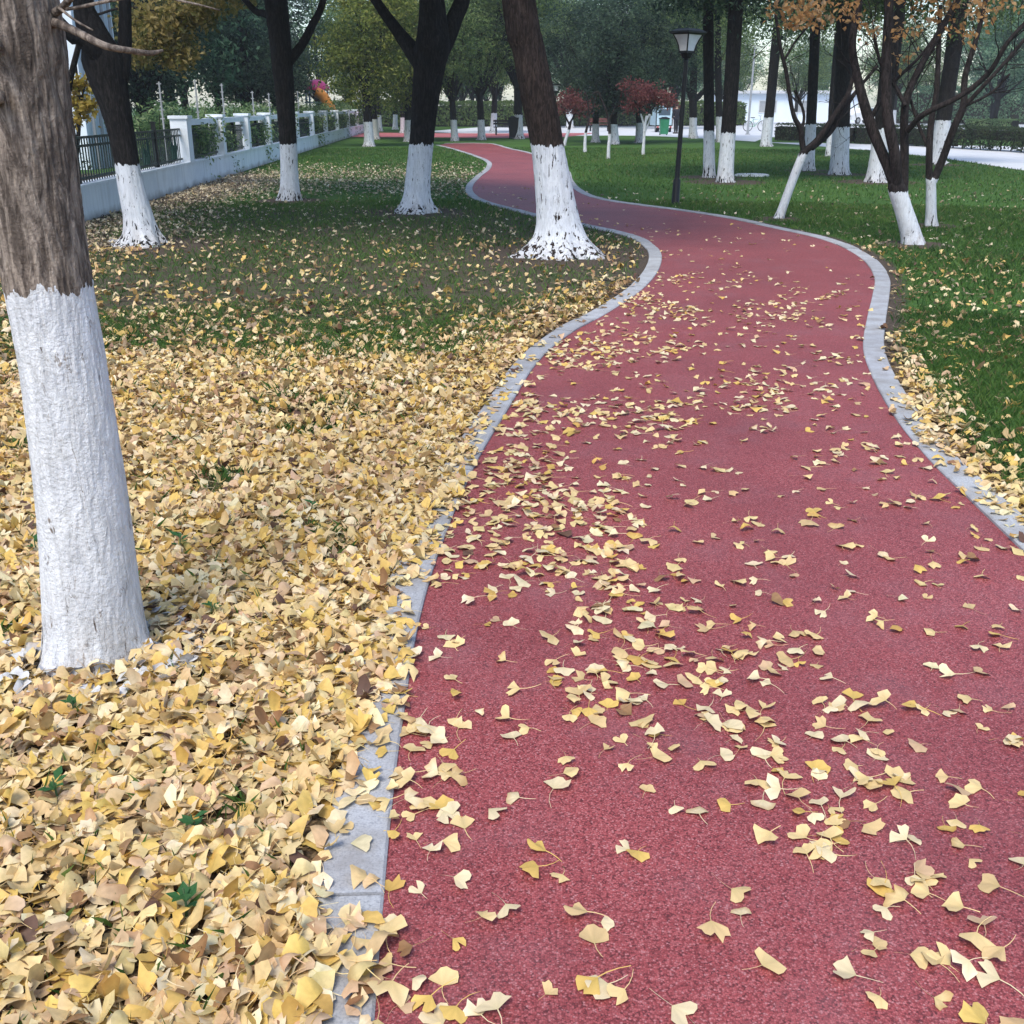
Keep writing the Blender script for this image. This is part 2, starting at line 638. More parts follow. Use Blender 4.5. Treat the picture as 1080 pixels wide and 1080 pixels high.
def sheet(name, outline, z, mat, label, cat):
    """a flat sheet filled from an outline"""
    bm = bmesh.new()
    vs = [bm.verts.new((float(p[0]), float(p[1]), z)) for p in outline]
    f = bm.faces.new(vs)
    f.normal_update()
    if f.normal.z < 0:
        f.normal_flip()
    bmesh.ops.triangulate(bm, faces=[f])
    me = bpy.data.meshes.new(name)
    bm.to_mesh(me)
    bm.free()
    me.materials.append(mat)
    return tag(link(name, me), label, cat, kind='structure')


PATH_Z = 0.006
sheet('path', path_poly, PATH_Z, M['path'], 'winding red rubber running path strewn with yellow leaves', 'path')

KW = 0.145


def kerb(name, curve, side, label, seed):
    """granite kerb stones laid end to end along the path edge"""
    rng = np.random.default_rng(seed)
    T = np.gradient(curve, axis=0)
    T /= np.linalg.norm(T, axis=1)[:, None]
    Nn = np.stack([-T[:, 1], T[:, 0]], 1) * side
    # smooth the offset line where the inside of a bend would fold
    d = np.concatenate([[0], np.cumsum(np.linalg.norm(np.diff(curve, axis=0), axis=1))])
    turn = np.abs(np.gradient(np.unwrap(np.arctan2(T[:, 1], T[:, 0])), d))
    mb = MB()
    s = 0.0
    while s < d[-1] - 0.05:
        c = np.interp(s, d, turn)
        ln = 0.95 if c < 0.12 else (0.5 if c < 0.35 else 0.24)
        e = min(s + ln, d[-1])
        k = max(2, int((e - s) / 0.12) + 1)
        ss = np.linspace(s + 0.0035, e - 0.0035, k)
        inn = np.stack([np.interp(ss, d, curve[:, 0]), np.interp(ss, d, curve[:, 1])], 1)
        nn = np.stack([np.interp(ss, d, Nn[:, 0]), np.interp(ss, d, Nn[:, 1])], 1)
        out = inn + nn * KW
        z = 0.018 + rng.uniform(-0.005, 0.005)
        b_ = 0.006
        rows = [np.c_[inn, np.full(k, -0.03)], np.c_[inn, np.full(k, z - b_)], np.c_[inn + nn * b_, np.full(k, z)], np.c_[out - nn * b_, np.full(k, z)], np.c_[out, np.full(k, z - b_)], np.c_[out, np.full(k, -0.03)]]
        V = np.stack(rows, 1).reshape(-1, 3)
        i = np.arange(k - 1)[:, None] * 6
        j = np.arange(5)[None]
        q = np.stack([i + j, i + j + 1, i + 6 + j + 1, i + 6 + j], -1).reshape(-1, 4)
        if side < 0:
            q = q[:, ::-1]
        v = rng.uniform(0.80, 1.10)
        mb.add(V, [q, [list(range(6))], [[(k - 1) * 6 + r for r in range(5, -1, -1)]]], (v, v, v * rng.uniform(0.98, 1.02)))
        s = e
    return tag(mb.build(name, M['kerb']), label, 'kerb', kind='structure')


kerb('kerb', left_c, 1, 'pale granite kerb along the left edge of the red path', 3)
kerb('kerb', right_c, -1, 'pale granite kerb along the right edge of the red path', 4)

# ------------------------------------------------------------------ tree bases (for soil rings and grass), metres
TREE_BASES = {
    'hero': G(101, 688), 'mid_left': G(148, 260), 'second_left': G(306, 212), 'forked': G(438, 225), 'big': G(590, 269),
    'maple_a': G(963, 258), 'maple_b': G(982, 238), 'maple_c': G(821, 231), 't747': G(748, 187), 't767': G(765, 192), 't855': G(853, 180), 't885': G(885, 184), 't928': G(924, 192), 't990': G(988, 174),
}
tb = np.array([[v.x, v.y] for v in TREE_BASES.values()])
tbr = 1.25 * np.array([0.25, 0.8, 0.5, 0.8, 0.95, 0.35, 0.3, 0.3, 0.6, 0.7, 0.5, 0.6, 0.7, 0.6])  # soil rings, widened so their dark colour doubles as contact shade


def wx(Y):
    """the line of the garden wall"""
    return -6.45 - 0.057 * (Y - 16.3)


def side_of(x, y):
    """-1 left lawn, +1 right lawn"""
    dl = dist_line(x, y, left_c, 3)
    dr = dist_line(x, y, right_c, 3)
    return np.where(dl < dr, -1, 1), dl, dr


def sm(a, b, x):
    t = np.clip((x - a) / (b - a), 0, 1)
    return t * t * (3 - 2 * t)


def soil_shade_mask(x, y, dl, dr):
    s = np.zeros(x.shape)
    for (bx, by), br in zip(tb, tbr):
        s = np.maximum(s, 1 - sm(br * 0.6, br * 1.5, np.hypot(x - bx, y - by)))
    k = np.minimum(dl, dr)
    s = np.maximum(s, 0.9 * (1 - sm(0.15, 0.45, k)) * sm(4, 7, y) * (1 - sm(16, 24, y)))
    s = np.maximum(s, 0.60 * sm(6.0, 9.0, y) * (1 - sm(17.5, 21.5, y)) * (dl < dr))  # sparse grass on soil, plus the left trees' shade darkened into the colour
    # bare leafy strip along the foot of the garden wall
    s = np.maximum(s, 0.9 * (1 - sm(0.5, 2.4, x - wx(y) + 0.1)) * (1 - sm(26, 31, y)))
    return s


def litter_density(x, y):
    """fallen leaves per square metre on the lawns"""
    sd_, dl, dr = side_of(x, y)
    nn = n2(x, y, 0.9, 5)
    nb = n2(x, y, 3.0, 9)
    yy = y + (nn - 0.5) * 3.0
    L = 1750 * (1 - sm(4.5, 7.6, yy)) + 560 * (1 - sm(5.6, 9.6, yy)) + 170 * (1 - sm(7.0, 11.0, yy)) + 28 * (1 - sm(11, 19, yy)) + 14
    L = L + 900 * (1 - sm(0.2, 0.9, dl)) * (1 - sm(7.5, 11.5, y))
    L = L + 75 * sm(20, 23.5, yy) * (1 - sm(27, 33, yy)) * sm(-7.5, -5.5, x)
    L = L + 200 * (1 - sm(0.5, 2.8, x - wx(y))) * (1 - sm(24, 30, y))
    L = L * np.where(y > 5.6, 0.35 + 1.3 * nb, 0.75 + 0.5 * nb)
    hole = (nb < 0.30) & (y < 5.5)
    L = np.where(hole, L * 0.22, L)
    Rr = 1000 * (1 - sm(0.14, 0.50, dr + (nb - 0.5) * 0.5)) * (1 - sm(5.5, 8.6, y)) + 70 * (1 - sm(0.3, 2.0, dr)) * (1 - sm(6, 16, y)) + 24 * (1 - sm(8, 17, yy)) + 8 * (1 - sm(17, 26, y))
    Rr = Rr * (0.4 + 1.2 * nb)
    return np.where(sd_ < 0, L, Rr), sd_, dl, dr


# ------------------------------------------------------------------ ground sheet
def axis(lo, hi, fine_lo, fine_hi, step):
    a = list(np.arange(fine_lo, fine_hi, step))
    s, x = step, a[-1]
    up = []
    while x < hi:
        s *= 1.25
        x += s
        up.append(x)
    s, x = step, a[0]
    dn = []
    while x > lo:
        s *= 1.25
        x -= s
        dn.append(x)
    return np.array(dn[::-1] + a + up)


gx = axis(-900, 900, -11, 12, 0.17)
gy = axis(-300, 1500, -1, 34, 0.17)
GX, GY = np.meshgrid(gx, gy)
xf, yf = GX.ravel(), GY.ravel()
ld, sd_, dl, dr = litter_density(xf, yf)
sl = soil_shade_mask(xf, yf, dl, dr)
ldm = np.clip(ld / 1100, 0, 1)
nx, ny = len(gx), len(gy)
ii = np.arange(ny - 1)[:, None] * nx
jj = np.arange(nx - 1)[None]
q = np.stack([ii + jj, ii + jj + 1, ii + nx + jj + 1, ii + nx + jj], -1).reshape(-1, 4)
gm = MB()
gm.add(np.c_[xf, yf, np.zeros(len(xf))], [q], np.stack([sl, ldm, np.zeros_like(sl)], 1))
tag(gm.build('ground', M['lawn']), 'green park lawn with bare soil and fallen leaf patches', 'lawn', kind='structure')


# far paving: road beyond the right lawn, plaza, cross path
def poly_px(pts, n=6):
    return catmull([G(*p) for p in pts], n)[:, :2]


road_near = poly_px([(1330, 215), (1200, 196), (1080, 180), (1000, 168), (930, 160), (860, 154), (790, 149), (730, 145.5), (690, 143.6), (640, 143.0), (600, 143.6), (575, 146)])
road_far = np.array([[-6, 76], [10, 150], [60, 230], [140, 230], [120, 60], [80, 30]])
sheet('pavement', np.concatenate([road_near, road_far]), 0.005, M['pave'], 'pale grey road and open plaza beyond the right lawn', 'pavement')
cp = np.array([[-9.4, 62.5], [0.6, 60.5], [3.0, 62.5], [5.5, 72], [-1, 70.5], [-10.5, 73]])
sheet('path', cp, 0.009, M['far_red'], 'faded red cross path behind the far whitewashed trees', 'path')
sheet('lawn', np.array([[11.5, 53.5], [20, 48.5], [34, 40.5], [44, 37], [60, 38], [48, 48], [30, 57], [14, 62]]), 0.011, M['lawn'], 'strip of grass between hedges beyond the right road', 'lawn')


# ------------------------------------------------------------------ foliage and trees
def unit(v):
    return v / (np.linalg.norm(v, axis=-1, keepdims=True) + 1e-9)


def leaf_cards(mb, rng, pos, nrm, size, col, aspect=0.45, droop=0.0):
    """kite shaped leaves at pos facing nrm"""
    n = len(pos)
    r = rng.normal(size=(n, 3))
    a = unit(np.cross(nrm, r))
    a[:, 2] -= droop
    a = unit(a)
    b = unit(np.cross(nrm, a))
    s = np.broadcast_to(size, (n,))[:, None] * rng.uniform(0.7, 1.3, (n, 1))
    up = unit(nrm) * s * 0.12
    V = np.stack([pos - a * s * 0.5, pos - a * s * 0.05 + b * s * aspect * 0.5 + up, pos + a * s * 0.5, pos - a * s * 0.05 - b * s * aspect * 0.5 + up], 1).reshape(-1, 3)
    q = np.arange(n * 4).reshape(n, 4)
    mb.add(V, [q], np.repeat(col, 4, 0))


def crown(seed, centre, rad, lobes, clumps, per, leaf, pal, rc=0.32, flat=0.6, droop=0.0, aspect=0.45, lobe_r=0.42, low=-0.75):
    rng = np.random.default_rng(seed)
    mb = MB()
    rad = np.array(rad, float)
    lc = unit(rng.normal(size=(lobes, 3))) * rng.uniform(0.45, 0.8, (lobes, 1))
    lc[:, 2] = np.clip(lc[:, 2], low, 1)
    lr = rng.uniform(0.7, 1.25, lobes) * lobe_r
    k = rng.integers(0, lobes, clumps)
    d = unit(rng.normal(size=(clumps, 3)))
    cc = lc[k] + d * (lr[k] * rng.uniform(0.45, 1.05, clumps) ** 0.6)[:, None]
    ctint = np.clip(rng.normal(0.5, 0.26, clumps) + 0.25 * (rng.random(lobes)[k] - 0.5), 0, 1)
    cen = cc * rad
    pos = np.repeat(cen, per, 0) + rng.normal(size=(clumps * per, 3)) * rc * np.array([1, 1, flat])
    out = unit(np.repeat(cc, per, 0))
    nrm = unit(out * 0.45 + np.array([0, 0, 0.7]) + rng.normal(size=pos.shape) * 0.55)
    t = np.clip(np.repeat(ctint, per) + rng.normal(0, 0.18, len(pos)), 0, 1)
    pal = np.array(pal, float)
    x = t * (len(pal) - 1)
    i = np.minimum(x.astype(int), len(pal) - 2)
    col = pal[i] + (pal[i + 1] - pal[i]) * (x - i)[:, None]
    leaf_cards(mb, rng, pos + np.array(centre), nrm, leaf, col, aspect, droop)
    return mb, lc * rad + np.array(centre)


PAL = {
    'camphor': [(0.028, 0.062, 0.020), (0.070, 0.130, 0.038), (0.14, 0.22, 0.065), (0.25, 0.32, 0.11)],
    'olive': [(0.06, 0.10, 0.02), (0.14, 0.19, 0.035), (0.25, 0.29, 0.06), (0.38, 0.38, 0.10)],
    'blue': [(0.028, 0.075, 0.042), (0.070, 0.160, 0.088), (0.15, 0.27, 0.15), (0.29, 0.42, 0.26)],
    'conifer': [(0.012, 0.030, 0.022), (0.030, 0.065, 0.042), (0.065, 0.115, 0.070), (0.12, 0.19, 0.11)],
    'red': [(0.075, 0.020, 0.022), (0.15, 0.042, 0.042), (0.22, 0.075, 0.07), (0.28, 0.13, 0.115)],
    'orange': [(0.22, 0.11, 0.04), (0.42, 0.22, 0.08), (0.52, 0.31, 0.13), (0.50, 0.36, 0.24)],
    'yellow': [(0.198, 0.132, 0.022), (0.374, 0.264, 0.044), (0.484, 0.374, 0.077), (0.330, 0.330, 0.055)],
    'autumn': [(0.05, 0.06, 0.02), (0.14, 0.14, 0.035), (0.32, 0.25, 0.08), (0.50, 0.40, 0.18)],
    'hedge': [(0.017, 0.031, 0.017), (0.031, 0.056, 0.025), (0.056, 0.084, 0.035), (0.112, 0.126, 0.056)],
    'shrub': [(0.05, 0.11, 0.045), (0.11, 0.20, 0.075), (0.20, 0.30, 0.12), (0.36, 0.44, 0.22)],
}


def trunk_tube(mb, pts, rad, base_z, paint, nseg=28, step=0.06, amp=0.012, seed=0, flare=0.0, flare_h=0.18, lobes=5, first=True, bf=26):
    """a tapered trunk or limb with ridged bark; hh keeps the height above the paint line"""
    pr = np.c_[np.array([list(p) for p in pts], float), np.array(rad, float)]
    c = catmull(pr, 8)
    c = resample(c, step)
    ctr, r = c[:, :3], np.maximum(c[:, 3], 0.002)
    m = len(ctr)
    th = np.arange(nseg) * 2 * math.pi / nseg
    z = ctr[:, 2][:, None] - base_z
    rr = np.repeat(r[:, None], nseg, 1)
    if flare:
        rng = np.random.default_rng(seed)
        ph = rng.uniform(0, 6.28, 3)
        lob = 0.62 + 0.38 * np.cos(lobes * th + ph[0]) * 0.6 + 0.22 * np.cos(3 * th + ph[1]) + 0.14 * np.cos(9 * th + ph[2])
        fl = np.exp(-np.maximum(z, 0) / flare_h)
        rr = rr * (1 + flare * fl * np.clip(lob, 0.05, 2)[None])
    ref = max(r[0], 0.03)
    if amp:
        u = np.stack([np.cos(th)[None] * np.ones((m, 1)), np.sin(th)[None] * np.ones((m, 1)), np.zeros((m, nseg))], -1)
        q3 = np.stack([u[..., 0] * ref * bf, u[..., 1] * ref * bf, np.repeat(np.cumsum(np.r_[0, np.linalg.norm(np.diff(ctr, axis=0), axis=1)])[:, None] * bf * 0.3, nseg, 1)], -1)
        warp = fnoise(q3 * 0.5 + 9, seed + 5, 2) * 1.6
        q3[..., 2] += warp
        rid = 1 - np.abs(2 * fnoise(q3, seed, 3) - 1)
        amp = amp * np.where(z > paint, 1.7, 0.75) if paint > 0 and nseg > 250 else amp
        rr = rr + amp * (rid ** 1.5 - 0.6) + amp * 1.2 * (fnoise(q3 * 0.2, seed + 3, 2) - 0.5)
    V, _ = sweep(ctr, rr, nseg)
    i = np.arange(m - 1)[:, None] * nseg
    j = np.arange(nseg)[None]
    qd = np.stack([i + j, i + (j + 1) % nseg, i + nseg + (j + 1) % nseg, i + nseg + j], -1).reshape(-1, 4)
    Vf = V.reshape(-1, 3)
    mb.add(Vf, [qd], None, Vf[:, 2] - base_z - paint)
    mb.f.append(np.array([[(m - 1) * nseg + k for k in range(nseg)]]) + mb.n - m * nseg)


def twig(mb, rng, p, d, ln, r, depth, spread=0.5, n=5, up=0.05, tips=None, keep=3):
    """a bare twig that forks"""
    pts, cur, dd = [np.array(p, float)], np.array(p, float), np.array(d, float)
    k = 5
    for i in range(k):
        dd = dd + rng.normal(size=3) * 0.14 + np.array([0, 0, up])
        dd /= np.linalg.norm(dd)
        cur = cur + dd * ln / k
        pts.append(cur.copy())
    rs = np.linspace(r, r * 0.45, k + 1)
    mb.tube(pts, rs, n)
    b = mb.n
    mb.h[-1] = np.full(len(mb.v[-1]), 1.0)
    if tips is not None and depth <= 1:
        tips.extend(pts[2:])
    if depth > 0:
        for q_ in range(rng.integers(2, keep + 1)):
            at = pts[rng.integers(2, k + 1)]
            nd = dd + rng.normal(size=3) * spread
            nd /= np.linalg.norm(nd)
            twig(mb, rng, at, nd, ln * rng.uniform(0.5, 0.8), r * 0.5, depth - 1, spread, max(3, n - 1), up, tips, keep)


def rel(pts, base):
    return [np.array(p) - np.array(base) for p in pts]


def big_tree(label, base_px, axis_px, limbs, paint_py, mat, crown_args=None, cat='tree', flare=1.2, flare_h=0.2, nseg=48, step=0.05, amp=0.012, seed=1, top=None, name='tree', lobes=5, group=None, extra=None):
    """axis_px: list of (px, py, width_px) up the trunk; limbs: lists of (px, py, width_px, dY)"""
    base = G(*base_px)
    Y = base.y
    pts, rad = [], []
    for k, (px, py, wp) in enumerate(axis_px):
        p = P(px, py, Y)
        pts.append(p - base)
        rad.append(wp * 0.5 * mpp(px, py, Y))
    if pts[0].z > 0.0 or True:
        pts[0].z = -0.05
    if top:
        d = (pts[-1] - pts[-2]).normalized()
        d = (d + Vector((0, 0, 0.8))).normalized()
        e = pts[-1] + d * ((top - pts[-1].z) / max(d.z, 0.3))
        pts.append(e)
        rad.append(rad[-1] * 0.55)
    elif limbs:
        d = (pts[-1] - pts[-2]).normalized()
        rl = rad[-1]
        pts += [pts[-1] + d * rl * 0.9, pts[-1] + d * rl * 2.6]
        rad += [rl * 0.72, rl * 0.15]
    pl = P(base_px[0], paint_py, Y).z
    root = empty(name, base, label, cat, group)
    mb = MB()
    trunk_tube(mb, pts, rad, 0.0, pl, nseg, step, amp, seed, flare, flare_h, lobes)
    for li, lb in enumerate(limbs):
        lp, lr = [], []
        for (px, py, wp, dy) in lb:
            p = P(px, py, Y + dy)
            lp.append(p - base)
            lr.append(wp * 0.5 * mpp(px, py, Y + dy))
        d = (lp[-1] - lp[-2]).normalized()
        d = (d + Vector((0, 0, 0.5))).normalized()
        lp.append(lp[-1] + d * 1.6)
        lr.append(lr[-1] * 0.5)
        trunk_tube(mb, lp, lr, 0.0, pl, max(10, nseg // 2), 0.08, amp * 0.7, seed + li * 7 + 3)
    tr = mb.build('trunk', mat, root, smooth=True)
    if crown_args:
        cm, _ = crown(**crown_args)
        cm.build('crown', M['foliage'], root)
    return root, mb, pts


CAM = dict(lobes=16, clumps=760, per=34, leaf=0.14, pal=PAL['camphor'])

# --- the near whitewashed ginkgo trunk at the left
hb = G(101, 688)
HY = hb.y
hero = empty('ginkgo_tree', hb, 'thick grey ginkgo trunk whitewashed below, nearest on the left among fallen leaves', 'tree')
mb = MB()
hp = [P(101, 688, HY) - hb, P(98, 640, HY) - hb, P(88, 540, HY) - hb, P(69, 400, HY) - hb, P(51, 300, HY) - hb, P(36, 200, HY) - hb, P(22, 90, HY) - hb, P(8, 0, HY) - hb]
hp[0].z = -0.05
hr = [0.5 * a * mpp(60, b, HY) for a, b in ((102, 688), (98, 640), (92, 540), (87, 400), (87, 300), (89, 200), (93, 90), (100, 0))]
hp += [hp[-1] + Vector((-0.04, 0.02, 0.8)), hp[-1] + Vector((-0.02, 0.06, 2.2)), hp[-1] + Vector((0.05, 0.1, 4.5))]
hr += [0.105, 0.08, 0.03]
trunk_tube(mb, hp, hr, 0.0, P(60, 303, HY).z, 300, 0.007, 0.0055, 11, 0.30, 0.055, 6, bf=48)
mb.build('trunk', M['bark_hero'], hero, smooth=True)
bb = MB()
rng = np.random.default_rng(4)


def pt(px, py, dy=0.0):
    return np.array(P(px, py, HY + dy) - hb)


bb.tube(catmull([pt(45, 20), pt(66, 27, -0.05), pt(82, 34, -0.10), pt(110, 48, -0.13), pt(135, 53, -0.1), (pt(158, 56, -0.06)), pt(172, 53, -0.04)], 5), np.interp(np.linspace(0, 1, 31), [0, 0.2, 0.5, 0.85, 1], [0.014, 0.0105, 0.0085, 0.0065, 0.003]), 9)
bb.tube(catmull([pt(50, 18), pt(66, 8, -0.05), pt(80, -8, -0.1), pt(120, -40, -0.1)], 5), np.linspace(0.012, 0.006, 16), 8)
bb.tube(catmull([pt(62, 8, -0.08), pt(80, 22, -0.12), pt(98, 32, -0.12)], 5), np.linspace(0.004, 0.002, 11), 5)
bb.tube(catmull([pt(70, 10, -0.08), pt(150, -4, -0.12), pt(200, 3, -0.1), pt(232, 11, -0.08)], 5), np.linspace(0.0045, 0.002, 16), 5)
for (px, py, qx, qy) in ((-12, 95, 18, 116), (-14, 40, 6, 48)):
    bb.tube([pt(px + 24, py, 0.02), pt(px + 6, py + 6, -0.13), pt(px + 10, py + 8, -0.17)], [0.028, 0.022, 0.016], 10)
for k in range(9):
    a = rng.uniform(0, 6.28)
    z = rng.uniform(2.2, 5.6)
    twig(bb, rng, (-0.15, 0.0, z), (math.cos(a), math.sin(a), 0.55), rng.uniform(0.9, 1.6), 0.022, 2, 0.4)
for hlist in range(len(bb.h)):
    bb.h[hlist] = np.full(len(bb.v[hlist]), 1.0)
bb.build('branch', M['bark_hero'], hero, smooth=True)

# --- the large trees of the left lawn
big_tree('broad brown trunk leaning left over the bend of the red path, whitewashed with flared roots', (590, 269),
         [(590, 275, 62), (590, 262, 60), (589, 240, 47), (584, 200, 39), (577, 152, 34), (567, 100, 35), (557, 50, 34), (547, 0, 35)], [],
         153, M['bark_brown'], dict(seed=21, centre=(-0.9, 0.6, 6.2), rad=(3.2, 3.2, 2.6), **CAM), flare=0.75, flare_h=0.13, nseg=110, step=0.025, amp=0.013, seed=5, top=5.2)
big_tree('dark forking trunk on the left lawn, whitewashed, between two slimmer trees', (438, 224),
         [(439, 228, 32), (439, 218, 30), (440, 200, 26), (444, 152, 25), (448, 110, 28), (453, 70, 33), (457, 45, 36)],
         [[(445, 66, 22, 0), (430, 47, 16, 0.1), (415, 27, 12, 0.2), (398, 3, 10, 0.3), (385, -22, 9, 0.4)],
          [(448, 60, 26, 0), (452, 40, 25, -0.1), (454, 10, 24, -0.1), (452, -30, 20, -0.1)],
          [(458, 62, 24, 0), (470, 42, 20, 0.1), (480, 18, 17, 0.2), (490, -10, 16, 0.3)]],
         152, M['bark'], dict(seed=22, centre=(0.2, 0.5, 6.0), rad=(3.4, 3.2, 2.4), **CAM), flare=0.8, flare_h=0.13, nseg=64, step=0.05, seed=6)
big_tree('slender straight dark trunk on the left lawn, whitewashed, with one side limb', (306, 211),
         [(306, 214, 22), (306, 205, 20), (305, 180, 18), (304, 152, 17.5), (301, 110, 19), (297, 60, 22), (292, 10, 24), (289, -20, 24)],
         [[(303, 66, 12, 0), (318, 48, 9, 0.1), (330, 25, 8, 0.2), (341, 0, 7, 0.3)], [(296, 20, 10, 0), (278, 14, 7, 0), (262, 4, 6, 0.1)]],
         152, M['bark'], dict(seed=23, centre=(-0.3, 0.3, 5.9), rad=(2.6, 2.6, 2.2), **CAM), flare=0.45, flare_h=0.13, nseg=48, step=0.06, seed=7, top=4.8)
big_tree('dark trunk splitting in two before the garden railing, whitewashed with splayed roots', (148, 258),
         [(150, 262, 40), (150, 254, 36), (146, 230, 30), (139, 200, 27), (134, 172, 25), (128, 140, 27), (121, 110, 32), (114, 85, 38), (108, 62, 42)],
         [[(106, 78, 26, 0), (98, 50, 22, 0.0), (90, 20, 22, 0), (86, -15, 20, 0)],
          [(126, 84, 18, 0), (131, 55, 15, 0.1), (132, 25, 13, 0.1), (131, -12, 12, 0.1)],
          [(112, 72, 22, 0), (98, 52, 18, -0.2), (82, 38, 15, -0.3), (66, 28, 14, -0.4)]],
         173, M['bark'], dict(seed=24, centre=(-0.6, 0.8, 6.0), rad=(2.8, 2.8, 2.2), **CAM), flare=0.9, flare_h=0.10, nseg=72, step=0.04, seed=8)


# --- mid distance trunks of the right lawn
def lawn_tree(label, base, top_px, w, paint_py, seed, mat='bark', pal='camphor', flare=0.3, crown_z=5.6, cr=2.6, name='tree', w_top=None, limbs=(), leaf=0.13, lowz=None):
    b = G(*base)
    wt = w_top or w
    ax = [(base[0], base[1] + 2, w * 1.25), (base[0], base[1] - 4, w * 1.15)]
    for k in (0.3, 0.65, 1.0):
        ax.append((base[0] + (top_px[0] - base[0]) * k, base[1] + (top_px[1] - base[1]) * k, w + (wt - w) * k))
    return big_tree(label, base, ax, limbs, paint_py, M[mat], dict(seed=seed, centre=(0, 0, crown_z), rad=(cr, cr, cr * 0.8), lobes=12, clumps=380, per=34, leaf=leaf, pal=PAL[pal]), flare=flare, flare_h=0.1, nseg=32, step=0.08, seed=seed, top=crown_z, name=name)


lawn_tree('straight dark cedar trunk with speckled whitewash, left of the pair beside the lamp post', (748, 187), (747, 20), 11, 138, 31, pal='conifer', crown_z=5.4, name='cedar_tree')
lawn_tree('thicker dark cedar trunk with patchy whitewash, right of the pair beside the lamp post', (765, 192), (776, 10), 15, 140, 32, pal='conifer', crown_z=5.4, cr=3.0, name='cedar_tree')
lawn_tree('dark trunk leaning right at the road edge, behind the flat white stone', (808, 154.5), (821, 20), 10, 124, 33, crown_z=6.0, cr=3.6)
lawn_tree('slim dark trunk just behind the young slanting tree on the right lawn', (853, 180), (861, 10), 10.5, 131, 34, crown_z=5.6)
lawn_tree('wide dark trunk right of the slanting young tree, before the clipped hedge', (885, 184), (893, 5), 17, 134, 35, crown_z=5.5)
lawn_tree('dark trunk leaning right, half hidden behind the many stemmed young tree', (924, 192), (944, 20), 17, 136, 36, flare=0.5, crown_z=5.5, w_top=19)
lawn_tree('dark trunk leaning far right behind the rightmost young tree', (988, 173), (1012, 10), 15, 127, 37, crown_z=5.6, w_top=17)
lawn_tree('low forking whitewashed trunk just right of the lamp post, by the road', (731, 146), (731, 100), 8, 124, 38, crown_z=6.0, cr=3.6, limbs=[[(732, 106, 7, 0), (742, 96, 5, 0.2), (752, 82, 4, 0.5)], [(730, 105, 7, 0), (724, 88, 5, 0), (722, 70, 4, 0)]])
lawn_tree('dark trunk seen in the gap behind the two cedars', (759, 150), (757, 60), 7, 123, 39, crown_z=6.0, cr=3.4)
lawn_tree('thin whitewashed trunk seen just left of the wide trunk by the hedge', (874, 165), (878, 100), 6, 133, 40, crown_z=5.8)

# --- background trees built once per kind and copied
def proto(name, seed, pal, paint, trunk_r, fork_z, crown_c, crown_r, mat, leaf, clumps, per, lobes=12, droop=0.0, aspect=0.45, rc=0.32, low=-0.75):
    root = empty(name, (0, 0, 0))
    rng = np.random.default_rng(seed)
    cm, lc = crown(seed, crown_c, crown_r, lobes, clumps, per, leaf, PAL[pal], droop=droop, aspect=aspect, rc=rc, low=low)
    mb = MB()
    lean = rng.uniform(-0.12, 0.12, 2)
    top = np.array([lean[0], lean[1], fork_z])
    trunk_tube(mb, [(0, 0, -0.05), (0, 0, 0.25), top * 0.55, top, np.array(crown_c) * np.array([1, 1, 1.05])], [trunk_r * 1.3, trunk_r * 1.1, trunk_r * 0.95, trunk_r * 0.85, trunk_r * 0.2], 0.0, paint, 18, 0.12, 0.008, seed, 0.5, 0.1)
    for k in range(0, lobes, 1):
        e = lc[k]
        mid = (top + e) / 2 + np.array([0, 0, -0.1])
        trunk_tube(mb, [top - np.array([0, 0, 0.15 + 0.05 * (k % 4)]), mid, e], [trunk_r * 0.45, trunk_r * 0.28, trunk_r * 0.08], 0.0, paint, 7, 0.3, 0.003, seed + k)
    mb.build('trunk', M[mat], root, smooth=True)
    cm.build('crown', M['foliage'], root)
    return root


PR = {
    'camphor_a': proto('tree', 101, 'camphor', 1.03, 0.19, 2.3, (0.1, 0, 5.4), (3.4, 3.2, 3.0), 'bark', 0.16, 360, 36),
    'camphor_b': proto('tree', 102, 'camphor', 1.03, 0.17, 2.0, (-0.2, 0, 5.0), (3.0, 3.2, 2.9), 'bark', 0.16, 340, 36),
    'olive': proto('tree', 103, 'olive', 1.03, 0.20, 2.6, (0, 0, 5.0), (2.3, 2.2, 2.8), 'bark', 0.17, 480, 36),
    'blue': proto('tree', 104, 'blue', 0.0, 0.2, 2.0, (0, 0, 5.2), (4.0, 3.8, 4.2), 'bark', 0.22, 340, 36, low=-0.9),
    'dark': proto('tree', 105, 'conifer', 1.03, 0.2, 1.7, (0, 0, 4.6), (3.2, 3.0, 3.4), 'bark', 0.17, 440, 36, low=-0.85),
}
_used = set()


def put(kind, x, y, label, group=None, s=1.0, rz=0.0, name=None, cat='tree'):
    root = PR[kind]
    o = root if kind not in _used else copy_tree(root)
    _used.add(kind)
    o.location = (x, y, 0)
    o.rotation_euler = (0, 0, rz)
    o.scale = (s, s, s)
    if 'group' in o:
        del o['group']
    tag(o, label, cat, group)
    return o


def putp(kind, px, py, label, s=1.0, rz=0.0, group=None):
    g = G(px, py)
    return put(kind, g.x, g.y, label, group, s, rz)


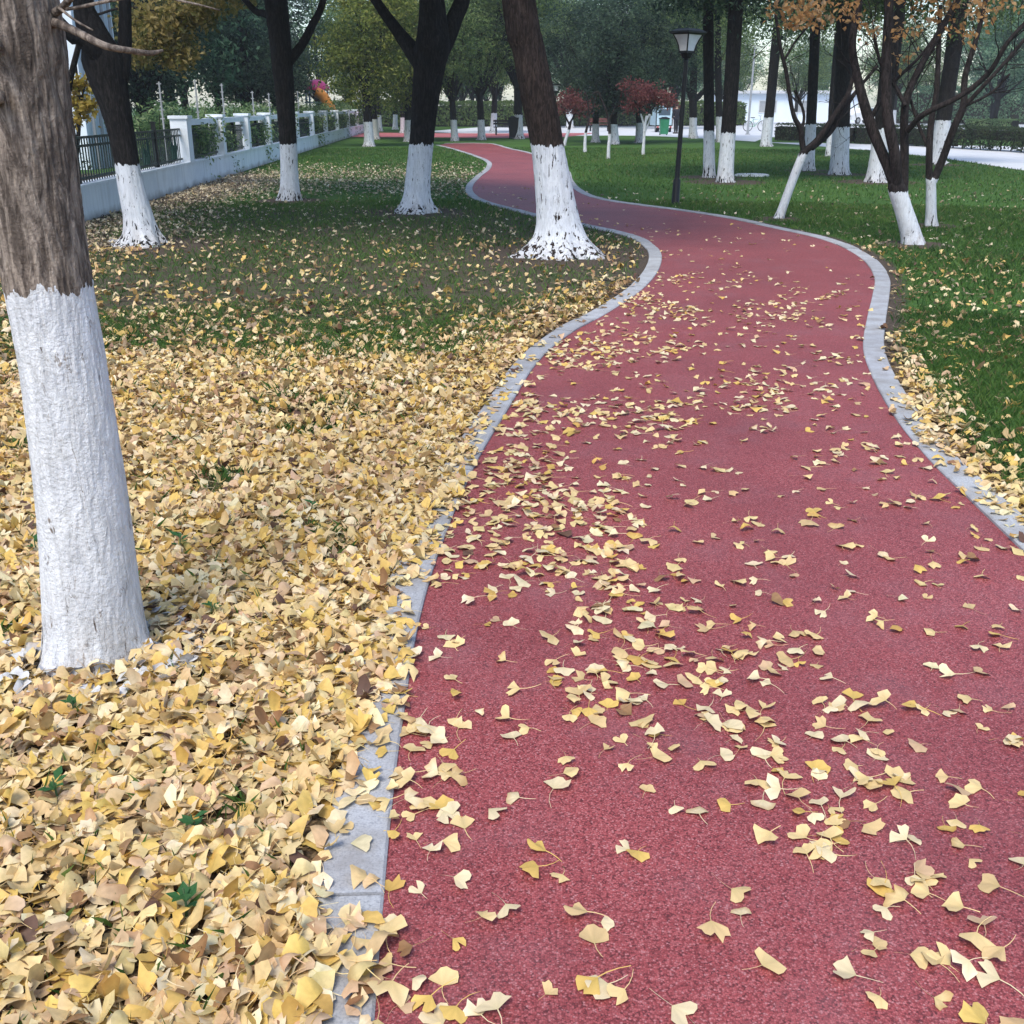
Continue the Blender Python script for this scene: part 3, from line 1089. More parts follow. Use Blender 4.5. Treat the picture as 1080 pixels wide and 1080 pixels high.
GW = 'whitewashed trees at the far end of the lawn'
putp('olive', 389.5, 154.5, 'olive green tree with short whitewashed trunk before the white garden wall', 0.95, 0.3)
putp('camphor_b', 396.5, 147, 'whitewashed tree directly behind the olive green tree by the garden wall', 0.95, 1.3, GW)
putp('camphor_a', 400, 138.5, 'third whitewashed tree in the row along the garden wall', 1.0, 2.3, GW)
putp('camphor_b', 417, 136.5, 'shaded whitewashed tree at the far end of the garden wall', 1.0, 4.1, GW)
putp('camphor_a', 425.5, 140.5, 'whitewashed tree just left of the forking trunk, farther one', 0.9, 5.1, GW)
putp('olive', 431, 149.5, 'whitewashed tree peeping out at the left side of the forking trunk', 0.95, 2.2, GW)
putp('camphor_b', 479.5, 148.8, 'whitewashed tree left of the pair where the red path ends', 0.95, 0.6, GW)
putp('camphor_a', 508, 147.6, 'whitewashed tree right of the pair where the red path ends', 0.93, 2.6, GW)
putp('camphor_b', 520.5, 140, 'stout whitewashed tree beyond the red cross path, left of the leaning one', 1.15, 3.6, GW)
putp('camphor_a', 547, 146.5, 'whitewashed trunk half hidden behind the big brown leaning trunk', 1.15, 4.6, GW)
for k, (px, py, lb) in enumerate([(474, 131, 'distant whitewashed tree left of the red path end'), (489, 130.5, 'distant slim whitewashed tree seen above the path end'), (499, 132, 'distant whitewashed tree behind the right tree of the pair'), (512, 129.5, 'distant whitewashed tree near the stout one across the cross path'), (528, 130.5, 'distant whitewashed tree near the dark park bench')]):
    putp(('camphor_a', 'camphor_b')[k % 2], px, py, lb, 1.0, k * 1.1, GW)
putp('dark', 628, 150.2, 'dark evergreen with short whitewashed trunk, leftmost of three behind the maples', 0.8, 0.4)
putp('dark', 648.5, 152.2, 'dark evergreen with short whitewashed trunk, middle of three behind the maples', 0.82, 1.9)
putp('dark', 674, 150.5, 'dark evergreen behind the red maple crown, rightmost of three', 0.85, 3.0)

rng = random.Random(8)
# hazy rows closing the view
rows = [
    ('blue', [(-34, 62), (-27, 58), (-22, 52), (-16, 50), (-20, 70), (-12.8, 43), (-14.5, 56), (-12.5, 74), (-27, 84)], 'blue green tree in the wood behind the white garden wall', 'trees behind the garden wall'),
    ('dark', [(-12.6, 60), (-15.5, 66), (-11.4, 49), (-11.9, 36.5)], 'very dark conifer like tree behind the white garden wall', 'dark trees behind the garden wall'),
    ('blue', [(-9, 96), (-3, 100), (3, 98), (9, 102), (-15, 104), (15, 104), (6, 118), (-6, 120)], 'blue green tree closing the view beyond the path end', 'trees closing the view beyond the path'),
    ('camphor_b', [(14, 112), (19, 104), (27, 108), (41, 112), (33, 98)], 'small tree standing on the bright plaza beyond the road', 'trees dotted on the plaza'),
    ('camphor_a', [(4.5, 88), (8.2, 92), (12, 84), (2, 106)], 'broad green tree beyond the road behind the far lamps', 'green trees behind the far lamps'),
    ('blue', [(20, 140), (30, 150), (40, 145), (50, 150), (62, 140), (27, 170), (72, 150), (45, 175)], 'pale hazy tree far across the bright plaza', 'hazy trees across the plaza'),
    ('blue', [(34, 80), (41, 74), (48, 84), (39, 92), (56, 78)], 'hazy blue green tree beyond the right hedges', 'hazy trees beyond the right hedges'),
]
for kind, spots, lb, gp in rows:
    for (x, y) in spots:
        put(kind, x, y, lb, gp, rng.uniform(1.0, 1.35), rng.uniform(0, 6.28))
PRW = proto('tree', 107, 'blue', 1.2, 0.28, 2.6, (0, 0, 5.8), (4.0, 3.8, 3.6), 'bark', 0.26, 480, 34)
for k, (px, py, lb) in enumerate([(1043, 127, 'hazy tree with white painted trunk on the grass beyond the right hedges'), (1078, 126, 'hazy white trunked tree at the right picture edge beyond the hedges')]):
    g = G(px, py)
    o = PRW if k == 0 else copy_tree(PRW)
    o.location = (g.x, g.y, 0)
    o.rotation_euler = (0, 0, k * 2.0)
    tag(o, lb, 'tree')


# --- small trees on the right lawn
def young_tree(label, base, paint_py, stems, crown_pal, crown_spots, leaf, per, seed, name='young_tree', twigs=7, rc=0.16, droop=0.3, mat='bark_thin', tw_len=0.7, aspect=0.6, flat=0.8):
    """stems: lists of (px, py, width_px, dY); crown_spots: (px, py, dY, radius_px, clumps)"""
    b = G(*base)
    Y = b.y
    pl = P(base[0], paint_py, Y).z
    root = empty(name, b, label, 'tree')
    rng = np.random.default_rng(seed)
    mb = MB()
    tw = MB()
    ends = []
    for k, st in enumerate(stems):
        lp = [np.array(P(px, py, Y + dy) - b) for px, py, wp, dy in st]
        lr = [wp * 0.5 * mpp(px, py, Y) for px, py, wp, dy in st]
        if k == 0:
            lp[0][2] = -0.03
        trunk_tube(mb, lp, lr, 0.0, pl, 20, 0.05, 0.004, seed + k, 0.35 if k == 0 else 0.0, 0.06)
        ends.append((lp, lr))
    tips = []
    for lp, lr in ends[1:]:
        for q_ in range(twigs):
            s = rng.uniform(0.35, 1.0) * (len(lp) - 1)
            i = min(int(s), len(lp) - 2)
            at = lp[i] + (lp[i + 1] - lp[i]) * (s - i)
            d = (lp[i + 1] - lp[i])
            d = d / (np.linalg.norm(d) + 1e-9) * 0.6 + rng.normal(size=3) * 0.6 + np.array([0, 0, 0.25])
            d /= np.linalg.norm(d)
            twig(tw, rng, at, d, rng.uniform(0.6, 1.2) * tw_len, 0.0075, 2, 0.5, 5, 0.04, tips)
    mb.build('trunk', M[mat], root, smooth=True)
    if tw.n:
        tw.build('branch', M[mat], root, smooth=True)
    if crown_spots:
        cm = MB()
        pal = np.array(PAL[crown_pal])
        for (px, py, dy, rp, ncl) in crown_spots:
            c = np.array(P(px, py, Y + dy) - b)
            r = rp * mpp(px, py, Y)
            cc = c + unit(rng.normal(size=(ncl, 3))) * (r * rng.random((ncl, 1)) ** 0.4) * np.array([1, 1, flat])
            pos = np.repeat(cc, per, 0) + rng.normal(size=(ncl * per, 3)) * rc * np.array([1, 1, 0.6])
            nrm = unit(rng.normal(size=pos.shape) + np.array([0, -0.3, 0.5]))
            x = np.clip(np.repeat(rng.random(ncl), per) * 0.6 + rng.random(len(pos)) * 0.4, 0, 0.999) * (len(pal) - 1)
            i = x.astype(int)
            leaf_cards(cm, rng, pos, nrm, leaf, pal[i] + (pal[i + 1] - pal[i]) * (x - i)[:, None], aspect, droop)
        cm.build('crown', M['foliage'], root)
    return root


young_tree('many stemmed young tree with white foot nearest the red path on the right', (963, 257), 202,
           [[(963, 259, 21, 0), (960, 245, 20, 0), (952, 218, 18, 0), (946, 200, 18, 0), (944, 190, 14, 0)],
            [(950, 215, 11, 0), (938, 180, 11, 0), (917, 128, 11, 0.1), (904, 80, 9, 0.2), (899, 45, 8, 0.2), (905, 8, 8, 0.3), (908, -40, 6, 0.3)],
            [(946, 205, 11, 0), (944, 165, 11, -0.1), (936, 120, 11, -0.1), (935, 60, 10, 0), (938, 0, 9, 0), (938, -50, 7, 0)],
            [(953, 205, 9, 0), (954, 160, 9, 0.1), (955, 110, 8, 0.1), (970, 72, 7, 0.2), (990, 36, 7, 0.3), (1012, -4, 6, 0.3)],
            [(957, 138, 6, 0), (975, 120, 6, -0.2), (1010, 103, 5.5, -0.3), (1042, 78, 5, -0.4), (1062, 46, 4.5, -0.5), (1085, 20, 4, -0.5)],
            [(917, 128, 5, 0.1), (928, 108, 5, 0.2), (945, 84, 4, 0.3), (968, 62, 3, 0.4), (985, 40, 3, 0.5)],
            [(955, 112, 4, 0), (945, 92, 4, 0.2), (930, 70, 3, 0.2), (922, 40, 3, 0.2)]],
           'orange', [(836, 20, 0.3, 14, 9), (862, 22, 0.3, 14, 10), (890, 16, 0, 14, 7), (915, 32, 0.2, 14, 5), (950, 30, 0, 20, 6), (948, 62, 0.3, 12, 3), (1015, 30, -0.2, 18, 7), (985, 8, 0.4, 28, 8), (1055, 4, -0.3, 22, 8), (826, 0, 0.2, 26, 12), (880, -14, 0.2, 40, 16), (960, -35, 0, 60, 36), (1040, -35, 0, 50, 30)], 0.075, 7, 61, twigs=6, rc=0.085, tw_len=0.75)
young_tree('slim young tree with V shaped stems and white foot, rightmost on the lawn', (982, 238), 189,
           [[(982, 239, 12, 0), (982, 225, 11, 0), (982, 205, 10.5, 0), (982, 186, 10, 0)],
            [(980, 192, 7, 0), (980, 165, 7, 0), (982, 130, 6.5, 0.1), (988, 95, 6, 0.2), (990, 50, 5, 0.3), (992, 5, 4, 0.3)],
            [(984, 192, 8, 0), (994, 168, 8, 0), (1006, 135, 7.5, -0.1), (1016, 112, 7, -0.1), (1018, 80, 6, 0), (1030, 40, 5, 0), (1040, 0, 4, 0)],
            [(1012, 118, 5, -0.1), (1034, 94, 4.5, -0.2), (1060, 66, 4, -0.2), (1082, 40, 3.5, -0.2)],
            [(981, 160, 4, 0), (970, 135, 3.5, 0.2), (960, 105, 3, 0.3)],
            [(1018, 112, 3.2, 0), (1045, 98, 2.5, 0.1), (1065, 78, 2, 0.1)]],
           'orange', [(1040, 10, 0, 22, 8), (1000, -20, 0, 40, 24)], 0.09, 6, 62, twigs=5, rc=0.09, tw_len=0.8)
young_tree('young tree with white foot slanting right beside the far bend of the path', (822, 230), 163,
           [[(821, 231, 9.5, 0), (828, 212, 9, 0), (838, 185, 9, 0), (847, 163, 9, 0), (850, 157, 7, 0)],
            [(848, 162, 6, 0), (846, 150, 6, 0), (844, 136, 6, 0), (836, 118, 4.5, 0), (829, 75, 4, 0.1), (823, 50, 3.5, 0.1), (818, 15, 3, 0.2)],
            [(848, 160, 7, 0), (862, 148, 7, 0), (880, 122, 6, 0), (894, 100, 5, 0), (900, 80, 4, 0)],
            [(856, 156, 7, 0), (876, 138, 6.5, 0.1), (890, 115, 5.5, 0.1), (905, 94, 4, 0.2), (925, 70, 3, 0.2)],
            [(845, 140, 3.5, 0), (848, 122, 3, 0.1), (843, 105, 2.5, 0.1), (838, 95, 2, 0.1)],
            [(828, 62, 2.6, 0.1), (838, 45, 2.2, 0.1), (852, 28, 2, 0.1)]],
           'orange', [(835, 12, 0, 18, 8), (860, 10, 0, 14, 6)], 0.09, 6, 63, twigs=3, rc=0.09, tw_len=0.6)
# red maples in the distance
young_tree('red leaved maple with slanting white stem, left one near the far lamps', (595, 153.5), 137,
           [[(595, 154, 3.4, 0), (597, 146, 3.2, 0), (600, 137, 3, 0), (602, 128, 2.6, 0)], [(601, 132, 2.2, 0), (596, 122, 1.6, 0), (592, 112, 1.2, 0)], [(601, 130, 2.2, 0), (608, 118, 1.6, 0), (616, 108, 1.2, 0)]],
           'red', [(597, 108, 0, 14, 24), (613, 113, 0, 15, 24), (604, 104, 0.5, 14, 20), (588, 116, 0, 9, 8)], 0.12, 15, 64, name='maple_tree', twigs=3, rc=0.16, flat=0.6)
young_tree('bright red maple with thin white stem and spreading crown on the right lawn', (678, 163.5), 120,
           [[(678, 164, 3.6, 0), (679, 150, 3, 0), (680, 135, 2.8, 0), (682, 122, 2.4, 0)], [(680, 135, 2.2, 0), (675, 118, 1.8, 0), (668, 104, 1.2, 0)], [(681, 128, 2.2, 0), (690, 112, 1.6, 0), (700, 100, 1.2, 0)], [(680, 140, 2, 0), (686, 122, 1.6, 0.2), (684, 100, 1.2, 0.3)]],
           'red', [(672, 101, 0, 16, 30), (690, 100, 0, 17, 34), (706, 105, 0.2, 14, 22), (680, 92, 0.4, 18, 26), (668, 112, 0, 11, 12), (662, 90, 0, 9, 9)], 0.10, 15, 65, name='maple_tree', twigs=3, rc=0.13, flat=0.6)
young_tree('bare thin sapling with white foot between the two red maples, left one', (617, 160.5), 140,
           [[(617, 161, 3.6, 0), (617, 150, 3.2, 0), (618, 139, 2.8, 0), (621, 125, 2.2, 0), (620, 108, 1.8, 0), (617, 96, 1.2, 0)], [(620, 125, 1.6, 0), (626, 112, 1.2, 0), (630, 98, 0.8, 0)]],
           'red', [], 0.1, 1, 66, name='sapling_tree', twigs=3, tw_len=0.6)
young_tree('bare thin sapling with white foot between the two red maples, right taller one', (641.5, 167.5), 141,
           [[(641.5, 168, 3.8, 0), (642, 155, 3.4, 0), (643, 142, 3, 0), (642, 128, 2.6, 0), (639, 116, 2.2, 0), (634, 104, 2, 0), (631, 97, 1.8, 0), (625, 99, 1.4, 0)], [(642, 128, 1.8, 0), (648, 115, 1.2, 0), (655, 104, 0.8, 0)]],
           'red', [], 0.1, 1, 67, name='sapling_tree', twigs=2, tw_len=0.6)
# overhanging autumn bough of a tree at the wall, yellow bush
young_tree('autumn tree with tan and olive leaves hanging in front of the garden wall', (196, 200), 190,
           [[(60, 205, 8, 1.5), (66, 150, 8, 1.5), (72, 95, 7, 1.5), (85, 40, 6, 1.2), (100, -20, 5, 1)], [(90, 20, 3, 1.2), (130, 8, 2.5, 0.8), (165, 12, 2, 0.6), (200, 20, 1.2, 0.5)]],
           'autumn', [(165, 45, 0.6, 28, 90), (190, 60, 0.5, 18, 44), (150, 25, 0.9, 24, 60), (210, 12, 0.6, 24, 60), (185, 20, 0.6, 30, 90), (148, 62, 0.9, 9, 14), (240, -8, 0.6, 30, 60)], 0.12, 10, 68, name='autumn_tree', twigs=3, rc=0.12, mat='bark')
young_tree('yellow leaved shrub tree glimpsed between the two left trunks', (84, 205), 205,
           [[(80, 207, 5, 3), (82, 150, 5, 3), (84, 110, 4, 3), (80, 70, 3, 3)], [(84, 110, 3, 3), (90, 90, 2, 3), (95, 75, 1.5, 3)]],
           'yellow', [(84, 90, 3, 10, 20), (90, 112, 3, 10, 24), (76, 105, 3, 8, 12), (80, 125, 3, 8, 10)], 0.12, 12, 69, name='shrub_tree', twigs=2, rc=0.12, mat='bark')

# ------------------------------------------------------------------ garden wall with railings at the left
W0, W1 = 11.0, 80.0
wa = math.atan2(wx(W1) - wx(W0), W1 - W0)        # heading
WALL = empty('garden_wall', (wx(W0), W0, 0), 'white low garden wall with square pillars, dark railings and thin wire posts', 'wall')
WALL.rotation_euler = (0, 0, -wa)
LN = math.hypot(wx(W1) - wx(W0), W1 - W0)


def wl(Y):
    return (Y - W0) / math.cos(wa)


MB().box((-0.12, 0, -0.1), (0.12, LN, 0.48)).build('low_wall', M['white_wall'], WALL)
MB().box((-0.15, 0, 0.48), (0.15, LN, 0.515)).build('coping', M['white_wall'], WALL)
PY = [10.9, 23.4, 27, 30.5, 34.2, 37.4, 40.6, 45.3, 50.4, 55.7, 62.0, 68.0, 74.0, 79.5]
for Yp in PY:
    s = wl(Yp)
    hw = 0.2 if Yp < 25 else 0.16
    m_ = MB().box((-0.17, s - hw, 0.515), (0.17, s + hw, 1.36)).box((-0.20, s - hw - 0.03, 1.36), (0.20, s + hw + 0.03, 1.42))
    m_.build('pillar', M['white_wall'], WALL)
for a, b in zip(PY[:-1], PY[1:]):
    s0, s1 = wl(a) + (0.2 if a < 25 else 0.16), wl(b) - (0.2 if b < 25 else 0.16)
    pan = MB()
    if a > 20:
        MB().box((-0.06, s0 + 0.002, 1.22), (0.06, s1 - 0.002, 1.34)).build('top_beam', M['white_wall'], WALL)
        zt = 1.13
    else:
        zt = 1.16
    for z in (0.58, zt - 0.12, zt):
        pan.box((-0.018, s0, z - 0.018), (0.018, s1, z + 0.018))
    n = int((s1 - s0) / 0.13)
    for k in range(1, n):
        y = s0 + (s1 - s0) * k / n
        pan.box((-0.009, y - 0.009, 0.518), (0.009, y + 0.009, zt - 0.019))
    pan.build('railing_panel', M['rail'], WALL)
for Yp in (16.6, 21.2, 29, 32.5):
    s = wl(Yp)
    MB().box((-0.035, s - 0.035, 0.516), (0.035, s + 0.035, 1.3)).box((-0.045, s - 0.045, 1.3), (0.045, s + 0.045, 1.33)).build('railing_post', M['black'], WALL)
for Yp in (13.5, 18.8, 20.2, 22.3):
    s = wl(Yp)
    lf = MB()
    for k, (h0, dz) in enumerate(((0.0, 0.42), (0.16, 0.3), (0.3, 0.5))):
        y = s + h0
        lf.tube([(0.03, y, 0.6), (0.03, y + 0.05, 0.6 + dz * 0.45), (0.03, y + 0.02, 0.6 + dz * 0.9)], [0.02, 0.03, 0.008], 6)
    lf.build('railing_ornament', plain('green_ornament', (0.02, 0.06, 0.05)), WALL)
for px, yt, Yp in ((173, 86, 22.4), (217, 84, 25.6), (247, 88, 28.6), (273, 96, 33), (291, 98, 36), (309, 98, 39.5), (324, 96, 43)):
    s = wl(Yp)
    zt = P(px, yt, Yp).z
    pm = MB().tube([(-0.1, s, 0.9 if Yp > 23.2 else 0.516), (-0.1, s, zt)], [0.022, 0.018], 6)
    for k in range(5):
        z = zt - 0.05 - k * 0.16
        pm.box((-0.15, s - 0.012, z), (-0.06, s + 0.012, z + 0.02))
    pm.build('wire_post', M['grey'], WALL)

# building behind the railings
pm_w = plain('building_render', (0.66, 0.74, 0.82), 0.8, var=0.05, scale=0.6)
BL = empty('building', (-14.6, 30, 0), 'pale blue white building behind the dark railings at the left', 'building')
MB().box((-8, 0, -0.1), (3.3, 3, 8.5)).build('wall', pm_w, BL)
MB().box((-8.3, -0.3, 8.5), (3.6, 3.3, 8.8)).build('roof', M['grey'], BL)
gl = plain('window_glass', (0.06, 0.09, 0.12), 0.15)
for k in range(4):
    for z in (1.2, 4.6):
        x = -6.6 + k * 2.7
        f = MB()
        f.box((x - 0.75, -0.05, z - 0.06), (x + 0.75, -0.002, z)).box((x - 0.75, -0.05, z + 1.5), (x + 0.75, -0.002, z + 1.56)).box((x - 0.75, -0.05, z), (x - 0.69, -0.002, z + 1.5)).box((x + 0.69, -0.05, z), (x + 0.75, -0.002, z + 1.5))
        wf = f.build('window', M['grey'], BL)
        MB().box((x - 0.688, -0.02, z + 0.002), (x + 0.688, -0.004, z + 1.498)).build('pane', gl, wf)
for k in range(5):
    MB().tube([(3.4, 0.3 + k * 0.55, 0), (3.4, 0.3 + k * 0.55, 7)], 0.05, 8).build('drain_pipe', M['grey'], BL)


KB = empty('kiosk_building', (34, 125, 0), 'long low white building far across the bright plaza', 'building')
MB().box((-12, 0, -0.1), (4, 6, 2.9)).build('wall', pm_w, KB)
MB().box((-12.4, -0.5, 2.9), (4.4, 6.4, 3.2)).build('roof', M['pave'], KB)
for k in range(4):
    x = -9.8 + k * 3.9
    wf = MB().box((x - 1.0, -0.06, 0.9), (x + 1.0, -0.002, 0.98)).box((x - 1.0, -0.06, 2.12), (x + 1.0, -0.002, 2.2)).box((x - 1.0, -0.06, 0.982), (x - 0.92, -0.002, 2.118)).box((x + 0.92, -0.06, 0.982), (x + 1.0, -0.002, 2.118)).build('window', M['stone'], KB)
    MB().box((x - 0.918, -0.02, 0.982), (x + 0.918, -0.004, 2.118)).build('pane', M['grey'], wf)

# ------------------------------------------------------------------ hedges and shrubs
def hedge(name, pts, width, h, label, pal, leaf, dens, seed, gaps=0.0, group=None, cat='hedge'):
    pts = resample(np.array(pts, float), 0.3)
    base = pts[0]
    rng = np.random.default_rng(seed)
    T = np.gradient(pts, axis=0)
    T /= np.linalg.norm(T, axis=1)[:, None]
    Nn = np.stack([-T[:, 1], T[:, 0]], 1)
    n = int(len(pts) * 0.3 * dens)
    s = rng.uniform(0, len(pts) - 1.001, n)
    i = s.astype(int)
    c = pts[i] + (pts[i + 1] - pts[i]) * (s - i)[:, None]
    face = rng.random(n)
    off = np.where(face < 0.33, rng.uniform(-1, 1, n), np.where(face < 0.7, -1, 1) * rng.uniform(0.8, 1.05, n))
    zz = np.where(face < 0.33, h * rng.uniform(0.93, 1.04, n), h * rng.uniform(0.08, 1, n))
    hn = fnoise(np.stack([s * 0.3, np.zeros(n), np.zeros(n)], 1), seed, 2)
    zz = zz * (0.94 + 0.12 * hn)
    if gaps:
        g_ = fnoise(np.stack([s * 0.55, zz * 2.0, np.ones(n)], 1), seed + 2, 2)
        keep = (zz > h * 0.55) | (g_ > gaps)
    else:
        keep = np.ones(n, bool)
    pos = np.c_[c + Nn[i] * (off * width / 2)[:, None], zz][keep]
    face = face[keep]
    nr = np.where((face < 0.33)[:, None], np.array([[0, 0, 1.0]]), np.c_[Nn[i] * np.sign(off)[:, None], np.zeros(n)][keep])
    nr = unit(nr + rng.normal(size=nr.shape) * 0.6)
    pal = np.array(PAL[pal])
    x = np.clip(fnoise(pos * 3, seed, 2) * 0.8 + rng.random(len(pos)) * 0.45 - 0.1, 0, 0.999) * (len(pal) - 1)
    k = x.astype(int)
    root = empty(name, (base[0], base[1], 0), label, cat, group)
    mb = MB()
    leaf_cards(mb, rng, pos - np.array([base[0], base[1], 0]), nr, leaf, pal[k] + (pal[k + 1] - pal[k]) * (x - k)[:, None], 0.55)
    mb.build('foliage', M['foliage'], root)
    st = MB()
    for q_ in range(0, len(pts), 2):
        p = pts[q_] - base
        st.tube([(p[0], p[1], -0.02), (p[0] + rng.normal() * 0.08, p[1], h * 0.45), (p[0] + rng.normal() * 0.15, p[1], h * 0.85)], [0.03, 0.025, 0.012], 5)
        for _ in range(3):
            a = rng.uniform(0, 6.28)
            st.tube([(p[0], p[1], h * 0.25), (p[0] + math.cos(a) * width * 0.3, p[1] + math.sin(a) * width * 0.3, h * 0.7)], [0.018, 0.01], 4)
    if True:
        zl = 0.46 * h if gaps else 0.05
        w2 = width * 0.36
        lo = np.c_[pts - base - Nn * w2, np.zeros(len(pts))]
        V = np.stack([np.c_[pts - base - Nn * w2, np.full(len(pts), zl)], np.c_[pts - base - Nn * w2, np.full(len(pts), h * 0.86)], np.c_[pts - base + Nn * w2, np.full(len(pts), h * 0.86)], np.c_[pts - base + Nn * w2, np.full(len(pts), zl)]], 1).reshape(-1, 3)
        ii_ = np.arange(len(pts) - 1)[:, None] * 4
        jj_ = np.arange(3)[None]
        st.add(V, [np.stack([ii_ + jj_, ii_ + jj_ + 1, ii_ + 5 + jj_, ii_ + 4 + jj_], -1).reshape(-1, 4)])
    st.build('stem', M['hedge_core'], root)
    return root


M['hedge_core'] = plain('hedge_twigs', (0.02, 0.02, 0.014), 0.9)


def gl_(px, py):
    g = G(px, py)
    return (g.x, g.y)


hedge('hedge', [gl_(820, 148.5), gl_(860, 149.3), gl_(905, 151.5)], 1.0, 0.78, 'dark clipped hedge piece behind the wide trunk on the right', 'hedge', 0.10, 420, 71)
hedge('hedge', [gl_(908, 151.8), gl_(960, 153.5), gl_(1002, 156)], 1.0, 0.80, 'dark clipped hedge piece behind the many stemmed young tree', 'hedge', 0.10, 420, 72)
hedge('hedge', [gl_(1005, 156.2), gl_(1040, 158.3), gl_(1085, 161), gl_(1180, 170)], 1.0, 0.85, 'straggly brownish hedge with gaps beside the road at far right', 'hedge', 0.10, 620, 73, gaps=0.28)
hedge('hedge', [(-16, 92), (-4, 95), (8, 96), (20, 99)], 2.0, 1.9, 'tall loose hedge closing the far lawn behind the distant whitewashed trees', 'camphor', 0.22, 520, 75)
hedge('hedge', [(37, 110), (50, 104), (70, 96)], 2.0, 3.2, 'tall hazy hedge beyond the right road behind the white trunked trees', 'blue', 0.24, 480, 76)
hedge('hedge', [gl_(1020, 137.3), gl_(1045, 137.6), gl_(1070, 138)], 1.4, 0.75, 'pale low hedge block on the grass beyond the road hedge', 'shrub', 0.14, 500, 74)


def shrub_row(spots, h, r, pal, leaf, label, group, seed, name='shrub'):
    cm, _ = crown(seed, (0, 0, h * 0.55), (r, r, h * 0.55), 8, 90, 26, leaf, PAL[pal], rc=0.14, low=-0.9)
    root = empty(name, (0, 0, 0))
    cm.build('foliage', M['foliage'], root)
    st = MB()
    rg = np.random.default_rng(seed)
    for k in range(6):
        a = k * 1.05
        st.tube([(0, 0, -0.02), (math.cos(a) * r * 0.3, math.sin(a) * r * 0.3, h * 0.5), (math.cos(a) * r * 0.55, math.sin(a) * r * 0.55, h * 0.85)], [0.02, 0.014, 0.006], 5)
    st.build('stem', M['hedge_core'], root)
    for k, (x, y, s) in enumerate(spots):
        o = root if k == 0 else copy_tree(root)
        o.location = (x, y, 0)
        o.rotation_euler = (0, 0, k * 1.7)
        o.scale = (s, s, s)
        tag(o, label, 'shrub', group)


sp = []
for Y in np.arange(24.6, 74, 1.25):
    sp.append((wx(Y) - 0.85, Y, 1.02 + 0.16 * math.sin(Y * 3.1)))
shrub_row(sp, 1.6, 0.95, 'shrub', 0.10, 'leafy green shrub growing behind the white wall, seen through its railings', 'shrubs behind the garden wall', 81)
shrub_row([(wx(Y) - 1.6, Y, 1.0) for Y in (13.0, 15.5, 18.5)], 1.0, 0.8, 'hedge', 0.10, 'low dark shrub behind the near left railing', 'shrubs behind the near railing', 82)

# ------------------------------------------------------------------ street furniture
def lamp_post():
    root = empty('street_lamp', (0, 0, 0))
    m_ = MB()
    t = [(0, 0.085), (0.03, 0.085), (0.05, 0.068), (0.42, 0.064), (0.45, 0.045), (0.47, 0.043), (2.30, 0.036), (2.36, 0.040)]
    m_.tube([(0, 0, z - 0.01) for z, r in t], [r for z, r in t], 20)
    m_.build('post', M['black'], root, smooth=True)
    h_ = MB()
    h_.frustum(2.34, 0.07, 2.42, 0.11, 12)
    h_.frustum(2.42, 0.135, 2.455, 0.135, 4)
    h_.build('collar', M['black'], root)
    # four glazed sides that curve outwards to the top
    prof = [(2.456, 0.118), (2.54, 0.14), (2.62, 0.178), (2.70, 0.232)]
    g = MB()
    for (z0, a0), (z1, a1) in zip(prof[:-1], prof[1:]):
        g.frustum(z0, a0, z1, a1)
    g.build('lamp_glass', M['lamp_glass'], root)
    e = MB()
    for k in range(4):
        a = math.pi / 4 + k * math.pi / 2
        e.tube([((r + 0.006) * math.cos(a), (r + 0.006) * math.sin(a), z) for z, r in prof], 0.012, 6)
    e.build('frame', M['black'], root)
    c = MB()
    c.frustum(2.70, 0.26, 2.725, 0.305).frustum(2.725, 0.305, 2.75, 0.305).frustum(2.75, 0.29, 2.79, 0.18)
    c.build('lamp_cap', M['black'], root)
    return root


LP = lamp_post()
lamps = [(712, 216, 'black lantern street lamp standing beside the red path, nearest of three', 1.0, R(38), R(1.4)), (585.5, 151, 'small distant black lantern lamp right of the big leaning trunk', 0.92, R(10), 0), (577, 148.5, 'farthest black lantern lamp, half hidden by the big leaning trunk', 0.98, R(30), 0)]
for k, (px, py, lb, s, rz, ly) in enumerate(lamps):
    o = LP if k == 0 else copy_tree(LP)
    o.location = G(px, py)
    o.rotation_euler = (0, ly, rz) if False else (Matrix.Rotation(ly, 3, 'Y') @ Matrix.Rotation(rz, 3, 'Z')).to_euler()
    o.scale = (s, s, s)
    tag(o, lb, 'street lamp', 'lantern lamps along the path')

# flat white stone in the lawn
st = MB()
for z0, a0, z1, a1 in ((-0.02, 0.42, 0.03, 0.42), (0.03, 0.42, 0.045, 0.38)):
    st.frustum(z0, a0, z1, a1, 28)
so = st.build('stone_slab', M['stone'], None, G(793, 185.5))
tag(so, 'flat round pale stone lid lying in the lawn right of the cedars', 'stone slab')


def bench(px, py, rz, mat, label):
    root = empty('park_bench', G(px, py), label, 'bench', None, rz)
    s = MB()
    for k in range(3):
        s.box((-0.75, -0.22 + k * 0.15, 0.43), (0.75, -0.10 + k * 0.15, 0.47))
    s.build('seat', mat, root)
    b_ = MB()
    for k in range(2):
        b_.box((-0.75, 0.25, 0.58 + k * 0.15), (0.75, 0.28, 0.69 + k * 0.15))
    b_.build('backrest', mat, root)
    for sx in (-0.6, 0.6):
        MB().box((sx - 0.03, -0.2, 0), (sx + 0.03, -0.14, 0.43)).box((sx - 0.03, 0.281, 0), (sx + 0.03, 0.33, 0.85)).box((sx - 0.03, -0.14, 0.36), (sx + 0.03, 0.281, 0.428)).build('leg', M['black'], root)
    return root


bench(534, 142.5, 0.1, M['black'], 'dark park bench beyond the cross path, left of the leaning trunk')
bench(632, 138.5, 0.05, M['wood'], 'reddish brown park bench behind the bare saplings')


